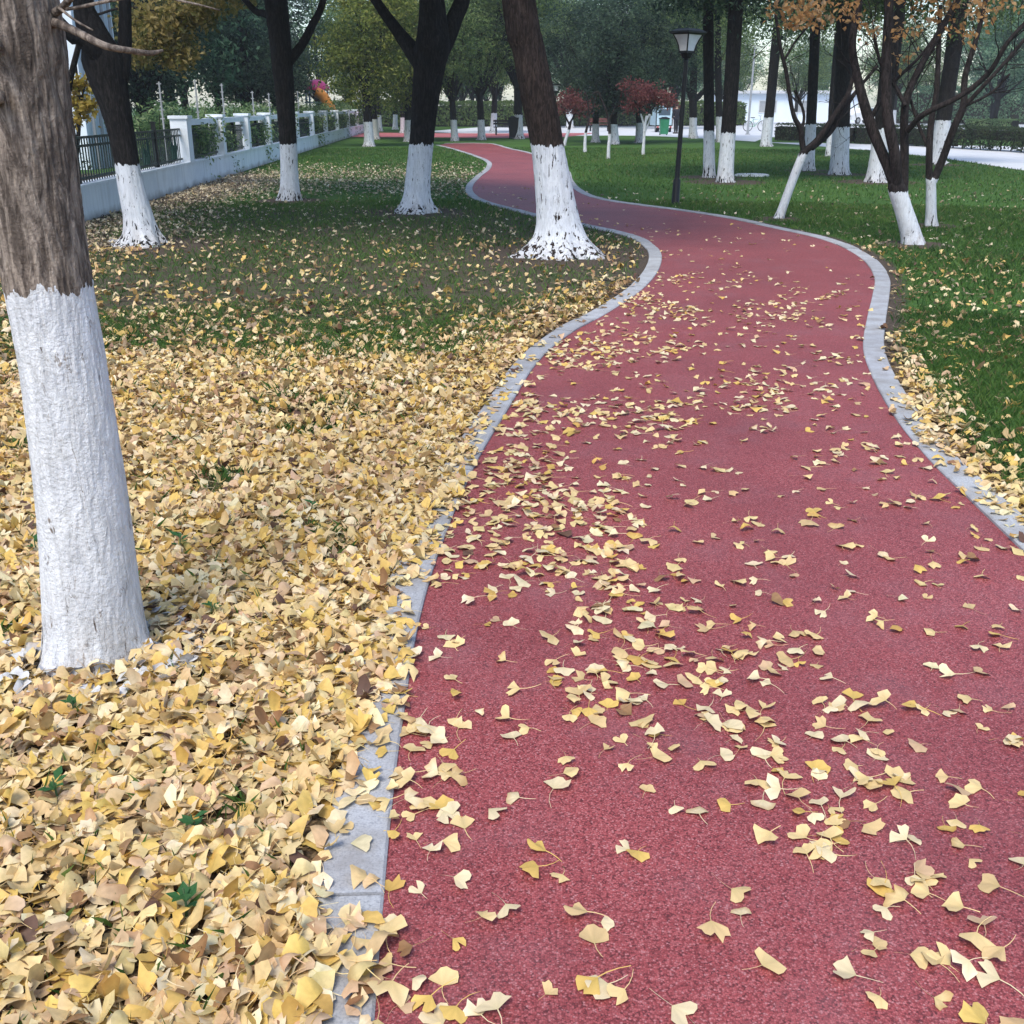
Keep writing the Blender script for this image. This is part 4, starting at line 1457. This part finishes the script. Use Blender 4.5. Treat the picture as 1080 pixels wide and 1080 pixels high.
def bin_(px, py, mat, lidm, label, h=0.95):
    root = empty('litter_bin', G(px, py), label, 'litter bin')
    m_ = MB()
    m_.frustum(0.06, 0.30, h, 0.38, 4)
    m_.build('body', mat, root)
    l_ = MB()
    l_.frustum(h, 0.41, h + 0.05, 0.41, 4).frustum(h + 0.05, 0.36, h + 0.12, 0.15, 4)
    l_.build('lid', lidm, root)
    for sx in (-0.2, 0.2):
        MB().tube([(sx - 0.03, 0.22, 0.075), (sx + 0.03, 0.22, 0.075)], 0.075, 12).build('wheel', M['black'], root)
    MB().box((-0.18, 0.27, h - 0.06), (0.18, 0.30, h - 0.02)).build('handle', lidm, root)
    return root


bin_(541.5, 146.5, M['black'], M['black'], 'black litter bin beside the hidden white trunk at the cross path', 1.0)
bin_(700, 142.6, plain('green_plastic', (0.03, 0.20, 0.10), 0.5), M['black'], 'bright green litter bin in front of the small delivery vehicle', 0.9)


# small three wheeled delivery vehicle seen from behind
def cart(px, py, label):
    root = empty('delivery_tricycle', G(px, py), label, 'tricycle', None, 0.05)
    bl = plain('pale_blue_panel', (0.40, 0.55, 0.62), 0.4)
    MB().box((-0.52, 0, 0.42), (0.52, 1.5, 1.55)).build('cargo_box', bl, root)
    MB().box((-0.5, 1.502, 0.42), (0.5, 2.5, 1.0)).box((-0.46, 1.502, 1.0), (0.46, 1.95, 1.62)).build('cab', bl, root)
    f = MB()
    f.box((-0.56, -0.02, 0.40), (-0.50, -0.001, 1.57)).box((0.50, -0.02, 0.40), (0.56, -0.001, 1.57)).box((-0.50, -0.02, 1.51), (0.50, -0.001, 1.57)).box((-0.50, -0.02, 0.40), (0.50, -0.001, 0.45))
    f.build('door_frame', M['black'], root)
    MB().box((-0.38, -0.015, 1.05), (0.38, -0.001, 1.42)).build('window', gl, root)
    MB().box((-0.5, -0.08, 0.28), (0.5, -0.022, 0.38)).build('bumper', M['stone'], root)
    for sx in (-0.42, 0.42):
        MB().box((sx - 0.06, -0.1, 0.29), (sx + 0.06, -0.081, 0.37)).build('tail_light', plain('red_lens', (0.4, 0.02, 0.02), 0.3), root)
    for (sx, y) in ((-0.45, 0.35), (0.45, 0.35), (0, 2.2)):
        w_ = MB().tube([(sx - 0.06, y, 0.25), (sx + 0.06, y, 0.25)], 0.25, 18).build('wheel', M['black'], root)
        MB().tube([(sx - 0.065, y, 0.25), (sx + 0.065, y, 0.25)], 0.13, 14).build('rim', M['grey'], w_)
    return root


cart(700, 139.6, 'pale blue three wheeled delivery vehicle parked behind the green bin')


def car(px, py, rz, col, label):
    root = empty('parked_car', G(px, py), label, 'car', None, rz)
    pm_ = plain('car_paint', col, 0.3, var=0.03)
    prof = [(-2.1, 0.35), (-2.15, 0.75), (-1.95, 0.95), (-1.2, 1.0), (-0.55, 1.45), (0.9, 1.48), (1.75, 1.02), (2.1, 0.95), (2.15, 0.6), (2.1, 0.35)]
    V, n = [], len(prof)
    for sy, k in ((-0.85, 0), (0.85, 1)):
        for (x, z) in prof:
            V.append((x, sy * (0.82 if z > 1.2 else 1.0), z))
    b_ = MB()
    b_.add(V, [[[i, (i + 1) % n, n + (i + 1) % n, n + i] for i in range(n)], [list(range(n - 1, -1, -1))], [list(range(n, 2 * n))]])
    b_.build('body', pm_, root)
    for s in (-1, 1):
        MB().add([(-0.95, s * 0.845, 1.03), (1.5, s * 0.845, 1.05), (0.85, s * 0.72, 1.42), (-0.5, s * 0.72, 1.40)], [[[0, 1, 2, 3]]]).build('side_window', gl, root)
        for x in (-1.3, 1.3):
            w_ = MB().tube([(x, s * 0.72, 0.31), (x, s * 0.87, 0.31)], 0.31, 20).build('wheel', M['black'], root)
            MB().tube([(x, s * 0.72, 0.31), (x, s * 0.88, 0.31)], 0.18, 14).build('rim', M['grey'], w_)
        MB().box((-2.17, s * 0.65 - 0.15, 0.7), (-2.12, s * 0.65 + 0.15, 0.82)).build('headlight', M['lamp_glass'], root)
    return root


car(908, 130.5, 0.5, (0.72, 0.74, 0.76), 'white car parked on the bright plaza behind the wide trunk')
car(770, 126.5, 0.2, (0.65, 0.68, 0.72), 'pale car parked far off between the two cedar trunks')


# bicycles and scooters
def bicycle(px, py, rz, label):
    root = empty('bicycle', G(px, py), label, 'bicycle', None, rz)
    for x in (-0.52, 0.52):
        ring = [(x + 0.33 * math.cos(a), 0, 0.34 + 0.33 * math.sin(a)) for a in np.linspace(0, 2 * math.pi, 25)]
        MB().tube(ring, 0.022, 6, cap=False).build('wheel', M['black'], root)
    MB().tube([(-0.52, 0, 0.34), (-0.15, 0, 0.75), (0.35, 0, 0.78), (-0.05, 0, 0.32), (-0.52, 0, 0.34)], 0.02, 6).tube([(-0.05, 0, 0.32), (-0.2, 0, 0.85)], 0.018, 6).build('frame', plain('bicycle_paint', (0.08, 0.3, 0.2), 0.4), root)
    MB().tube([(0.52, 0, 0.34), (0.35, 0, 0.8), (0.32, 0, 0.98)], 0.018, 6).build('fork', M['grey'], root)
    MB().tube([(0.30, -0.26, 1.0), (0.34, 0, 0.98), (0.30, 0.26, 1.0)], 0.014, 6).build('handlebar', M['black'], root)
    MB().box((-0.34, -0.07, 0.85), (-0.08, 0.07, 0.90)).build('saddle', M['black'], root)
    return root


bicycle(796, 138.5, 0.15, 'bicycle standing on the plaza beside the thin street pole')
bicycle(826, 122, 0.3, 'distant bicycle on the bright plaza left of the slim dark trunk')
po = MB().tube([(0, 0, -0.05), (0, 0, 0.6), (0.05, 0, 4.8)], [0.09, 0.07, 0.05], 10).frustum(0.0, 0.16, 0.05, 0.16, 8).build('street_pole', M['grey'], None, G(788.5, 142))
tag(po, 'thin grey pole at the edge of the bright plaza', 'pole')

# playground frame behind the wall
pgm = {'pink': plain('pink_plastic', (0.55, 0.06, 0.22), 0.35), 'orange': plain('orange_plastic', (0.75, 0.30, 0.06), 0.35), 'blue': plain('pale_blue_plastic', (0.45, 0.6, 0.75), 0.4)}
PLg = P(335, 112, 62)
PG = empty('play_frame', (PLg.x, 62, 0), 'colourful playground frame with pink dome and orange slide behind the white wall', 'playground frame')
for sx, sy in ((-0.5, -0.5), (0.5, -0.5), (0.5, 0.5), (-0.5, 0.5)):
    MB().tube([(sx, sy, -0.05), (sx, sy, 2.4)], 0.05, 10).build('post', pgm['blue'], PG)
MB().box((-0.6, -0.6, 1.75), (0.6, 0.6, 1.83)).build('platform', pgm['blue'], PG)
dm = MB()
tz = np.linspace(0, 1.45, 8)
dm.tube([(0, 0, 2.4 + 0.55 * math.sin(a)) for a in tz], [0.72 * math.cos(a) for a in tz], 20)
dm.build('dome_roof', pgm['pink'], PG, smooth=True)
sl_ = MB()
c_ = catmull([(0.1, -0.75, 2.3), (0.4, -0.75, 2.15), (0.65, -0.75, 1.8), (0.95, -0.75, 1.2), (1.2, -0.75, 0.45)], 5)
sl_.tube(c_, 0.27, 14)
sl_.build('slide', pgm['orange'], PG, smooth=True)
for k in range(5):
    MB().box((-0.62, -0.3, 0.3 + k * 0.3), (-0.56, 0.3, 0.35 + k * 0.3)).build('ladder_rung', pgm['orange'], PG)


# ------------------------------------------------------------------ people far off
def skin_mesh(name, joints, edges, radii, mat, parent, sub=2):
    me = bpy.data.meshes.new(name)
    me.from_pydata([tuple(j) for j in joints], edges, [])
    o = bpy.data.objects.new(name, me)
    COL.objects.link(o)
    sk = o.modifiers.new('skin', 'SKIN')
    ss = o.modifiers.new('sub', 'SUBSURF')
    ss.levels = ss.render_levels = sub
    for k, r in enumerate(radii):
        me.skin_vertices[0].data[k].radius = (r, r) if not isinstance(r, tuple) else r
    me.skin_vertices[0].data[0].use_root = True
    dg = bpy.context.evaluated_depsgraph_get()
    m2 = bpy.data.meshes.new_from_object(o.evaluated_get(dg))
    bpy.data.objects.remove(o)
    m2.materials.clear()
    m2.materials.append(mat)
    for p_ in m2.polygons:
        p_.use_smooth = True
    return link(name, m2, parent)


SKIN = plain('skin', (0.45, 0.28, 0.21), 0.6, var=0.05)
HAIR = plain('black_hair', (0.012, 0.01, 0.01), 0.5)


def person(px, py, rz, top, trousers, label, stride=0.12, bend=0.0):
    root = empty('person', G(px, py), label, 'person', None, rz)
    J = [(0, 0, 0.95), (0, 0, 1.15), (0, bend * 0.4, 1.38), (0, bend, 1.50), (0, bend + 0.02, 1.60), (0, bend + 0.03, 1.70),
         (0.18, bend * 0.8, 1.40), (0.23, 0.02, 1.14), (0.22, 0.14, 0.92), (0.22, 0.17, 0.82),
         (-0.18, bend * 0.8, 1.40), (-0.23, 0.0, 1.14), (-0.21, 0.12, 0.92), (-0.21, 0.16, 0.82),
         (0.10, 0, 0.88), (0.10, stride * 0.6, 0.48), (0.10, stride * 0.3, 0.08), (0.10, stride * 0.3 + 0.13, 0.04),
         (-0.10, 0, 0.88), (-0.10, -stride * 0.4, 0.48), (-0.10, -stride, 0.08), (-0.10, -stride + 0.13, 0.04)]
    E = [(0, 1), (1, 2), (2, 3), (3, 4), (4, 5), (2, 6), (6, 7), (7, 8), (8, 9), (2, 10), (10, 11), (11, 12), (12, 13), (0, 14), (14, 15), (15, 16), (16, 17), (0, 18), (18, 19), (19, 20), (20, 21)]
    rr = [0.13, 0.12, 0.13, 0.055, 0.085, 0.09, 0.055, 0.042, 0.032, 0.03, 0.055, 0.042, 0.032, 0.03, 0.085, 0.058, 0.04, 0.035, 0.085, 0.058, 0.04, 0.035]
    skin_mesh('body', J, E, rr, SKIN, root)
    jt = [0, 1, 2, 6, 7, 8, 10, 11, 12]
    je = [(0, 1), (1, 2), (2, 3), (3, 4), (4, 5), (2, 6), (6, 7), (7, 8)]
    Jj = [J[k] for k in jt]
    Jj[0] = (0, 0, 0.80)
    skin_mesh('jacket', Jj, je, [0.19, 0.165, 0.165, 0.085, 0.068, 0.055, 0.085, 0.068, 0.055], top, root)
    tj = [0, 14, 15, 16, 18, 19, 20]
    skin_mesh('trousers', [J[k] for k in tj], [(0, 1), (1, 2), (2, 3), (0, 4), (4, 5), (5, 6)], [0.15, 0.105, 0.078, 0.06, 0.105, 0.078, 0.06], trousers, root)
    h_ = MB()
    tz = np.linspace(-0.5, 1.5, 9)
    h_.tube([(0, bend + 0.0, 1.665 + 0.115 * math.sin(a)) for a in tz], [0.112 * math.cos(a) + 0.002 for a in tz], 16)
    h_.build('hair', HAIR, root, smooth=True)
    for sx, y in ((0.10, stride * 0.3), (-0.10, -stride)):
        MB().box((sx - 0.05, y - 0.07, 0.0), (sx + 0.05, y + 0.19, 0.085)).build('shoe', HAIR, root)
    return root


person(712.5, 141, 0.3, plain('black_coat', (0.012, 0.012, 0.016), 0.8), plain('dark_trousers', (0.015, 0.015, 0.02), 0.8), 'person in black coat and trousers standing right of the green bin', 0.1, 0.06)
person(869, 126.5, 2.5, plain('pink_jacket', (0.55, 0.10, 0.22), 0.8), plain('navy_trousers', (0.03, 0.035, 0.07), 0.8), 'person in pink jacket walking on the distant plaza', 0.2)
person(862, 126, 1.0, plain('grey_jacket', (0.45, 0.47, 0.5), 0.8), plain('blue_trousers', (0.04, 0.05, 0.12), 0.8), 'person in pale grey jacket beside the one in pink', 0.2)

# ------------------------------------------------------------------ grass blades (nobody could count them)
pave_poly = np.concatenate([road_near, road_far])


def lawn_points(rng, n, r0, r1, power=0.5, ang=37):
    u = rng.random(n)
    r = r0 + (r1 - r0) * u ** power
    a = R(ang) * rng.uniform(-1, 1, n)
    return r * np.sin(a), r * np.cos(a)


KO = KW + 0.01
outer = np.concatenate([left_c, right_c[::-1]])


def grass_patch(mb, n, r0, r1, h, wd, seed, ang=37):
    rng = np.random.default_rng(seed)
    x, y = lawn_points(rng, n, r0, r1, 0.62, ang)
    ins = in_poly(x, y, path_poly)
    x, y = x[~ins], y[~ins]
    d, s_, dl, dr = litter_density(x, y)
    so_ = soil_shade_mask(x, y, dl, dr)
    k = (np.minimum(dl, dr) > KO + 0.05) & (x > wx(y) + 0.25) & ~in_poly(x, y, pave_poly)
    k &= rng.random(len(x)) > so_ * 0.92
    cover = np.clip(d / 1300, 0, 1)
    k &= rng.random(len(x)) > cover * 0.94
    x, y = x[k], y[k]
    m = len(x)
    patch = n2(x, y, 1.4, 31)
    patch2 = n2(x, y, 0.35, 33)
    hh = h * (0.5 + 1.0 * patch) * rng.uniform(0.6, 1.2, m)
    a = rng.uniform(0, 2 * math.pi, m)
    ww = wd * rng.uniform(0.7, 1.3, m)
    lean = rng.normal(0, 0.45, (m, 2)) * hh[:, None]
    bx, by = np.cos(a) * ww / 2, np.sin(a) * ww / 2
    z0 = np.full(m, -0.003)
    V = np.stack([np.c_[x - bx, y - by, z0], np.c_[x + bx, y + by, z0], np.c_[x + lean[:, 0] * 0.4 + bx * 0.7, y + lean[:, 1] * 0.4 + by * 0.7, hh * 0.6], np.c_[x + lean[:, 0], y + lean[:, 1], hh]], 1).reshape(-1, 3)
    q_ = np.arange(m * 4).reshape(m, 4)[:, [0, 1, 2, 3]]
    g0, g1, g2 = np.array([0.024, 0.066, 0.016]), np.array([0.066, 0.145, 0.028]), np.array([0.14, 0.21, 0.05])
    t = np.clip(patch2 * 0.9 + rng.normal(0, 0.22, m), 0, 1)[:, None]
    c = np.where(t < 0.5, g0 + (g1 - g0) * t * 2, g1 + (g2 - g1) * (t * 2 - 1))
    dry = rng.random(m) < 0.05
    c[dry] = (0.20, 0.17, 0.08)
    mb.add(V, [q_], np.repeat(c, 4, 0))


gr = MB()
grass_patch(gr, 330000, 0.6, 9.5, 0.058, 0.0036, 41, 66)
grass_patch(gr, 220000, 9.0, 20, 0.058, 0.009, 42, 46)
grass_patch(gr, 150000, 19, 46, 0.055, 0.022, 43, 40)
tag(gr.build('grass', M['grass'], smooth=True), 'short green grass growing over the lawns on both sides of the path', 'grass', kind='stuff')

# ------------------------------------------------------------------ fallen ginkgo leaves
PALF = np.array([(0.72, 0.55, 0.27), (0.67, 0.46, 0.13), (0.75, 0.63, 0.40), (0.63, 0.46, 0.23), (0.58, 0.40, 0.24), (0.56, 0.36, 0.10), (0.30, 0.17, 0.08), (0.12, 0.065, 0.045)])
CNAME = ['cream', 'golden', 'pale ivory', 'tan', 'pinkish tan', 'amber', 'brown', 'dark brown']
PW = np.array([0.29, 0.15, 0.19, 0.15, 0.11, 0.05, 0.045, 0.015])


def fan_leaf(seed, seg, stem=True, curl=1.0):
    """a ginkgo leaf: fan blade with wavy, sometimes split edge, curled, on a long thin stalk; unit fan radius"""
    rg = np.random.default_rng(seed)
    a = R(rg.uniform(46, 84))
    th = np.linspace(-a, a, seg)
    ro = 0.95 + 0.07 * np.sin(th * rg.uniform(5, 9) + rg.uniform(0, 6)) + rg.normal(0, 0.03, seg)
    ro *= 1 - rg.uniform(0.06, 0.22) * (np.abs(th) / a) ** 4
    if rg.random() < 0.45:
        ro[seg // 2] *= rg.uniform(0.45, 0.8)
    rows = []
    for f in (0.5, 1.0):
        rr = ro * f if f == 1.0 else np.full(seg, 0.5)
        rows.append(np.stack([np.sin(th) * rr, np.cos(th) * rr], 1))
    xy = np.concatenate([[[0, 0]], rows[0], rows[1]])
    c1, c2, w_, tw_ = rg.normal(0.12, 0.48), rg.normal(0.05, 0.34), rg.uniform(0.03, 0.14), rg.normal(0, 0.25)
    z = curl * c1 * xy[:, 0] ** 2 + curl * c2 * xy[:, 1] ** 2 + w_ * np.sin(xy[:, 0] * rg.uniform(4, 8) + rg.uniform(0, 6)) * xy[:, 1] + tw_ * xy[:, 0] * xy[:, 1]
    V = np.c_[xy, z]
    f3 = [[0, 1 + k + 1, 1 + k] for k in range(seg - 1)]
    f4 = [[1 + k, 2 + k, seg + 2 + k, seg + 1 + k] for k in range(seg - 1)]
    if stem:
        ln = rg.uniform(0.7, 1.5)
        bend = rg.normal(0, 0.35)
        n0 = len(V)
        S = []
        for k in range(4):
            t = k / 3
            cx = bend * t * t * ln
            S += [(cx - 0.020 + 0.006 * t, -t * ln + 0.03, 0.012 + rg.uniform(0, 0.05) * t), (cx + 0.020 - 0.006 * t, -t * ln + 0.03, 0.03 + 0.02 * t)]
        V = np.concatenate([V, np.array(S)])
        f4 += [[n0 + 2 * k, n0 + 2 * k + 1, n0 + 2 * k + 3, n0 + 2 * k + 2] for k in range(3)]
    sh = np.ones((len(V), 3))
    stripe = 1 + 0.045 * np.where(np.arange(seg) % 2, 1, -1) + rg.normal(0, 0.025, seg)
    sh[0] = (0.86, 0.88, 0.80)
    sh[1:seg + 1] = 0.97 * stripe[:, None]
    sh[seg + 1:2 * seg + 1] = 1.03 * stripe[:, None]
    if rg.random() < 0.28:          # browned or faded rim
        sh[seg + 1:2 * seg + 1] *= np.array([(0.74, 0.64, 0.55), (1.05, 1.08, 1.2)][rg.integers(0, 2)])
    return V, np.array(f3), np.array(f4), sh


LO = [fan_leaf(500 + k, 9, k % 5 < 3) for k in range(36)]
HI = [fan_leaf(700 + k, 9, True, 0.6) for k in range(30)]


def rot_mats(rng, n, tilt):
    yaw = rng.uniform(0, 2 * math.pi, n)
    ax = rng.uniform(0, 2 * math.pi, n)
    t = np.abs(rng.normal(0, 1, n)) * tilt
    t = np.minimum(t, 1.25)
    flip = rng.random(n) < 0.4
    cy, sy = np.cos(yaw), np.sin(yaw)
    Z = np.zeros((n, 3, 3))
    Z[:, 0, 0], Z[:, 0, 1], Z[:, 1, 0], Z[:, 1, 1], Z[:, 2, 2] = cy, -sy, sy, cy, 1
    u = np.stack([np.cos(ax), np.sin(ax), np.zeros(n)], 1)
    K = np.zeros((n, 3, 3))
    K[:, 0, 1], K[:, 0, 2], K[:, 1, 0], K[:, 1, 2], K[:, 2, 0], K[:, 2, 1] = -u[:, 2], u[:, 1], u[:, 2], -u[:, 0], -u[:, 1], u[:, 0]
    I = np.eye(3)[None]
    T = I + np.sin(t)[:, None, None] * K + (1 - np.cos(t))[:, None, None] * (K @ K)
    Fm = np.repeat(I, n, 0)
    Fm[flip, 0, 0] = -1
    Fm[flip, 2, 2] = -1
    return T @ Z @ Fm


def leaf_colors(rng, n, w=PW):
    k = rng.choice(len(PALF), n, p=w / w.sum())
    c = PALF[k] * rng.uniform(0.86, 1.08, (n, 1)) * rng.uniform(0.96, 1.04, (n, 3))
    return c, k


def lay(mb, rng, x, y, z0, size, tilt, col, lib, sink=0.0):
    n = len(x)
    var = rng.integers(0, len(lib), n)
    Rm = rot_mats(rng, n, tilt)
    for k in range(len(lib)):
        s = np.where(var == k)[0]
        if not len(s):
            continue
        V, f3, f4, sh = lib[k]
        W = np.einsum('nij,vj->nvi', Rm[s], V) * size[s][:, None, None]
        nb = 19
        low = W[:, :nb, 2].min(1)
        W[:, :, 2] -= (low * (1 - sink))[:, None]
        W[:, nb:, 2] = np.maximum(W[:, nb:, 2], 0.001)
        W += np.stack([x[s], y[s], z0[s]], 1)[:, None]
        m = len(V)
        off = (np.arange(len(s)) * m)[:, None, None]
        cc = col[s][:, None] * sh[None]
        cc[:, nb:] = cc[:, nb:] * np.array([1.02, 1.0, 0.95])
        mb.add(W.reshape(-1, 3), [(f3[None] + off).reshape(-1, 3), (f4[None] + off).reshape(-1, 4)], cc.reshape(-1, 3))


def litter(mb, n_try, r0, r1, dmax, size, seed, ang=40, bigger=1.0, tilt=0.35):
    """rejection sampling of the litter density"""
    rng = np.random.default_rng(seed)
    a0 = R(ang)
    area = a0 * (r1 * r1 - r0 * r0)
    n = int(area * dmax)
    u = rng.random(n)
    r = np.sqrt(r0 * r0 + u * (r1 * r1 - r0 * r0))
    a = a0 * rng.uniform(-1, 1, n)
    x, y = r * np.sin(a), r * np.cos(a)
    x = x - 0.0
    d, s_, dl, dr = litter_density(x, y)
    k = rng.random(n) < d / dmax
    k &= ~in_poly(x, y, path_poly)
    k &= (x > wx(y) + 0.2) & ~in_poly(x, y, pave_poly)
    k &= np.hypot(x - hb.x, y - hb.y) > 0.17
    onk = np.minimum(dl, dr) < KW
    cover = n2(x, y, 2.1, 77)
    gap_ = (np.minimum(dl, dr) < KW + 0.03) & ~onk & (y > 5.0)
    k &= ~gap_ | (rng.random(n) < 0.25)
    k &= ~onk | (rng.random(n) < np.clip((cover - 0.34) * 3.0, 0.32, 0.92) * np.clip(0.42 + 1.3 * (np.minimum(dl, dr) / KW - 0.3), 0.34, 1.0) * (1 - 0.8 * sm(5.2, 7.0, y)))
    x, y, d, onk = x[k], y[k], d[k], onk[k]
    m = len(x)
    col, _ = leaf_colors(rng, m)
    # leaves splashed with whitewash round the foot of the near tree
    wsh = (np.hypot(x - hb.x, (y - hb.y)) < 0.36) & (rng.random(m) < 0.22)
    col[wsh] = (0.62, 0.63, 0.65)
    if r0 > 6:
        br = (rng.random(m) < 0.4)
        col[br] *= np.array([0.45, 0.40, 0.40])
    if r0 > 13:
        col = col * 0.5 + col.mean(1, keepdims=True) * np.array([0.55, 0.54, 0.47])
    z = np.where(onk, 0.022, rng.uniform(0.001, 0.030, m) * np.clip(d / 700, 0.15, 1) + np.where(d < 500, 0.016, 0.0))
    lay(mb, rng, x, y, z, size * bigger * rng.uniform(0.62, 1.15, m), np.where(onk, 0.14, tilt), col, LO, 0.35)


lt = MB()
litter(lt, 0, 1.0, 7.6, 3200, 0.043, 51, 58, 1.0, 0.40)
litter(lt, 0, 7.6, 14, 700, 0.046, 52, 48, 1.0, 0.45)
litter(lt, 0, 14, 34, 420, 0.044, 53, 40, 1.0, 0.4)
tag(lt.build('leaf_litter', M['leaf'], smooth=True), 'thick carpet of fallen yellow ginkgo leaves on the grass', 'fallen leaves', kind='stuff')

# leaves lying on the red path: clusters, thicker on the left half
rng = np.random.default_rng(91)
NT = 100000
x = rng.uniform(-1.6, 5.2, NT)
y = rng.uniform(1.2, 24, NT)
ins = in_poly(x, y, path_poly)
x, y = x[ins], y[ins]
dl = dist_line(x, y, left_c, 2)
dr = dist_line(x, y, right_c, 2)
frac = dl / (dl + dr)
cl = fnoise(np.stack([x * 2.6, y * 1.6, np.zeros_like(x)], 1), 7, 2)
cl2 = fnoise(np.stack([x * 0.8, y * 0.5, np.ones_like(x)], 1), 13, 2)
dens = (230 * np.exp(-frac * 1.9) + 12) * np.clip((cl - 0.36) * 4.6, 0.10, 2.4) * (0.6 + 0.8 * cl2)
dens = dens * (1 - 0.88 * sm(7.5, 11.5, y)) * (1 - 0.65 * sm(10, 17, y)) * np.where(y < 3.2, 1.35, 1.1)
dens = dens + 24 * (1 - sm(8, 12, y))
area_d = NT / (6.8 * 22.8)
k = rng.random(len(x)) < np.clip(dens, 0, 340) / area_d
x, y = x[k], y[k]
order = np.argsort(np.hypot(x, y))
x, y = x[order], y[order]
vis = np.abs(x / (y * CT + H * ST)) < 0.49
vis &= (y > 1.5)
near_idx = np.where(vis)[0][:300]
far_mask = np.ones(len(x), bool)
far_mask[near_idx] = False
fx, fy = x[far_mask], y[far_mask]
pl_ = MB()
col, _ = leaf_colors(rng, len(fx), PW * np.array([1.3, 0.9, 1.8, 0.7, 0.4, 0.6, 0.4, 0.3]))
lay(pl_, rng, fx, fy, np.full(len(fx), PATH_Z + 0.001), 0.043 * rng.uniform(0.6, 1.15, len(fx)), np.full(len(fx), 0.13), col, HI)
tag(pl_.build('leaf_scatter', M['leaf'], smooth=True), 'scattered pale ginkgo leaves farther along the red path', 'fallen leaves', kind='stuff')

GN = 'ginkgo leaves lying on the near red path'
PWn = PW * np.array([1.3, 1.1, 1.7, 0.7, 0.4, 0.7, 0.25, 0.2])
lmesh = {}
Rm = rot_mats(rng, len(near_idx), 0.12)
dln = dist_line(x, y, left_c, 2)
drn = dist_line(x, y, right_c, 2)
for q_, i in enumerate(near_idx):
    var = int(rng.integers(0, len(HI)))
    ci = int(rng.choice(len(PALF), p=PWn / PWn.sum()))
    V, f3, f4, sh = HI[var]
    if (var, ci) not in lmesh:
        m_ = MB()
        cc = PALF[ci][None] * rng.uniform(0.9, 1.06) * sh
        m_.add(V, [f3, f4], cc)
        lmesh[(var, ci)] = m_.mesh('ginkgo_leaf', M['leaf'], smooth=True)
    s = float(0.044 * rng.uniform(0.6, 1.15))
    W = V @ Rm[q_].T * s
    z = PATH_Z + 0.0015 - W[:19, 2].min()
    o = link('ginkgo_leaf', lmesh[(var, ci)], None, (float(x[i]), float(y[i]), float(z)))
    o.rotation_euler = Matrix(Rm[q_].tolist()).to_euler() if np.linalg.det(Rm[q_]) > 0 else (0, 0, 0)
    o.scale = (s, s, s)
    ff = dln[i] / (dln[i] + drn[i])
    st_dir = Rm[q_] @ np.array([0, -1.0, 0])
    if abs(st_dir[0]) > abs(st_dir[1]):
        dirn = 'right' if st_dir[0] > 0 else 'left'
    else:
        dirn = 'away' if st_dir[1] > 0 else 'nearer'
    big = 'large ' if s > 0.0445 else ('small ' if s < 0.033 else '')
    where = 'by left kerb' if ff < 0.2 else ('left half' if ff < 0.42 else ('mid path' if ff < 0.6 else 'right half'))
    dd = 'lowest in view' if y[i] < 1.9 else ('low in view' if y[i] < 2.4 else ('mid view' if y[i] < 2.9 else 'farther up'))
    tag(o, f'{big}{CNAME[ci]} ginkgo leaf on red path, stalk {dirn}, {where}, {dd}', 'leaf', GN)

# small green seedlings pushing through the leaves
sg = MB()
rg = np.random.default_rng(3)
for k in range(6):
    a = k * 1.05 + rg.uniform(-0.3, 0.3)
    d = np.array([math.cos(a), math.sin(a), 0.55])
    s_ = np.array([-math.sin(a), math.cos(a), 0])
    l_ = rg.uniform(0.03, 0.055)
    b0 = np.array([0, 0, 0.025 + 0.006 * k])
    sg.add([b0, b0 + d * l_ * 0.5 + s_ * l_ * 0.28, b0 + d * l_ * np.array([1, 1, 0.7]), b0 + d * l_ * 0.5 - s_ * l_ * 0.28], [[[0, 1, 2, 3]]], (0.05, 0.16, 0.055))
stm = MB().tube([(0, 0, -0.005), (0.003, 0, 0.03), (0, 0.004, 0.065)], [0.003, 0.0025, 0.002], 6)
SDl = empty('seedling', (0, 0, 0))
stm.build('stem', plain('seedling_stem', (0.06, 0.12, 0.05)), SDl)
sg.build('leaves', M['foliage'], SDl)
seeds = [(197, 972, 'bright green seedling among fallen leaves near the bottom left kerb', 1.1), (206, 886, 'green seedling among fallen leaves below the whitewashed trunk, right side', 0.9), (62, 848, 'small dark green seedling among fallen leaves below the whitewashed trunk, left side', 1.0), (192, 585, 'green seedling among fallen leaves just right of the near trunk', 1.1), (224, 655, 'small seedling among fallen leaves right of the trunk foot', 0.9), (78, 758, 'tiny seedling among fallen leaves right below the trunk foot', 0.9), (306, 402, 'green seedling at the far edge of the leaf carpet', 1.4), (40, 588, 'green seedling among fallen leaves left of the near trunk', 1.0), (330, 545, 'green seedling amid the leaf carpet midway to the kerb', 0.9)]
for k, (px, py, lb, s) in enumerate(seeds):
    o = SDl if k == 0 else copy_tree(SDl)
    g = G(px, py)
    o.location = (g.x, g.y, 0.012)
    o.rotation_euler = (0, 0, k * 1.3)
    o.scale = (s, s, s)
    tag(o, lb, 'seedling', 'green seedlings among the fallen leaves')

# ------------------------------------------------------------------ haze
hz, ht, hbm = new_mat('haze_air')
vol = ht.nodes.new('ShaderNodeVolumePrincipled')
vol.inputs['Color'].default_value = (0.86, 0.93, 1.0, 1)
vol.inputs['Density'].default_value = 0.0007
ht.nodes.remove(hbm)
ht.links.new(vol.outputs[0], ht.nodes['Material Output'].inputs['Volume'])
ho = MB().box((-130, -40, -1.0), (170, 260, 17)).build('haze', hz)
tag(ho, 'thin pale bluish haze in the air of the park', 'haze', kind='stuff')
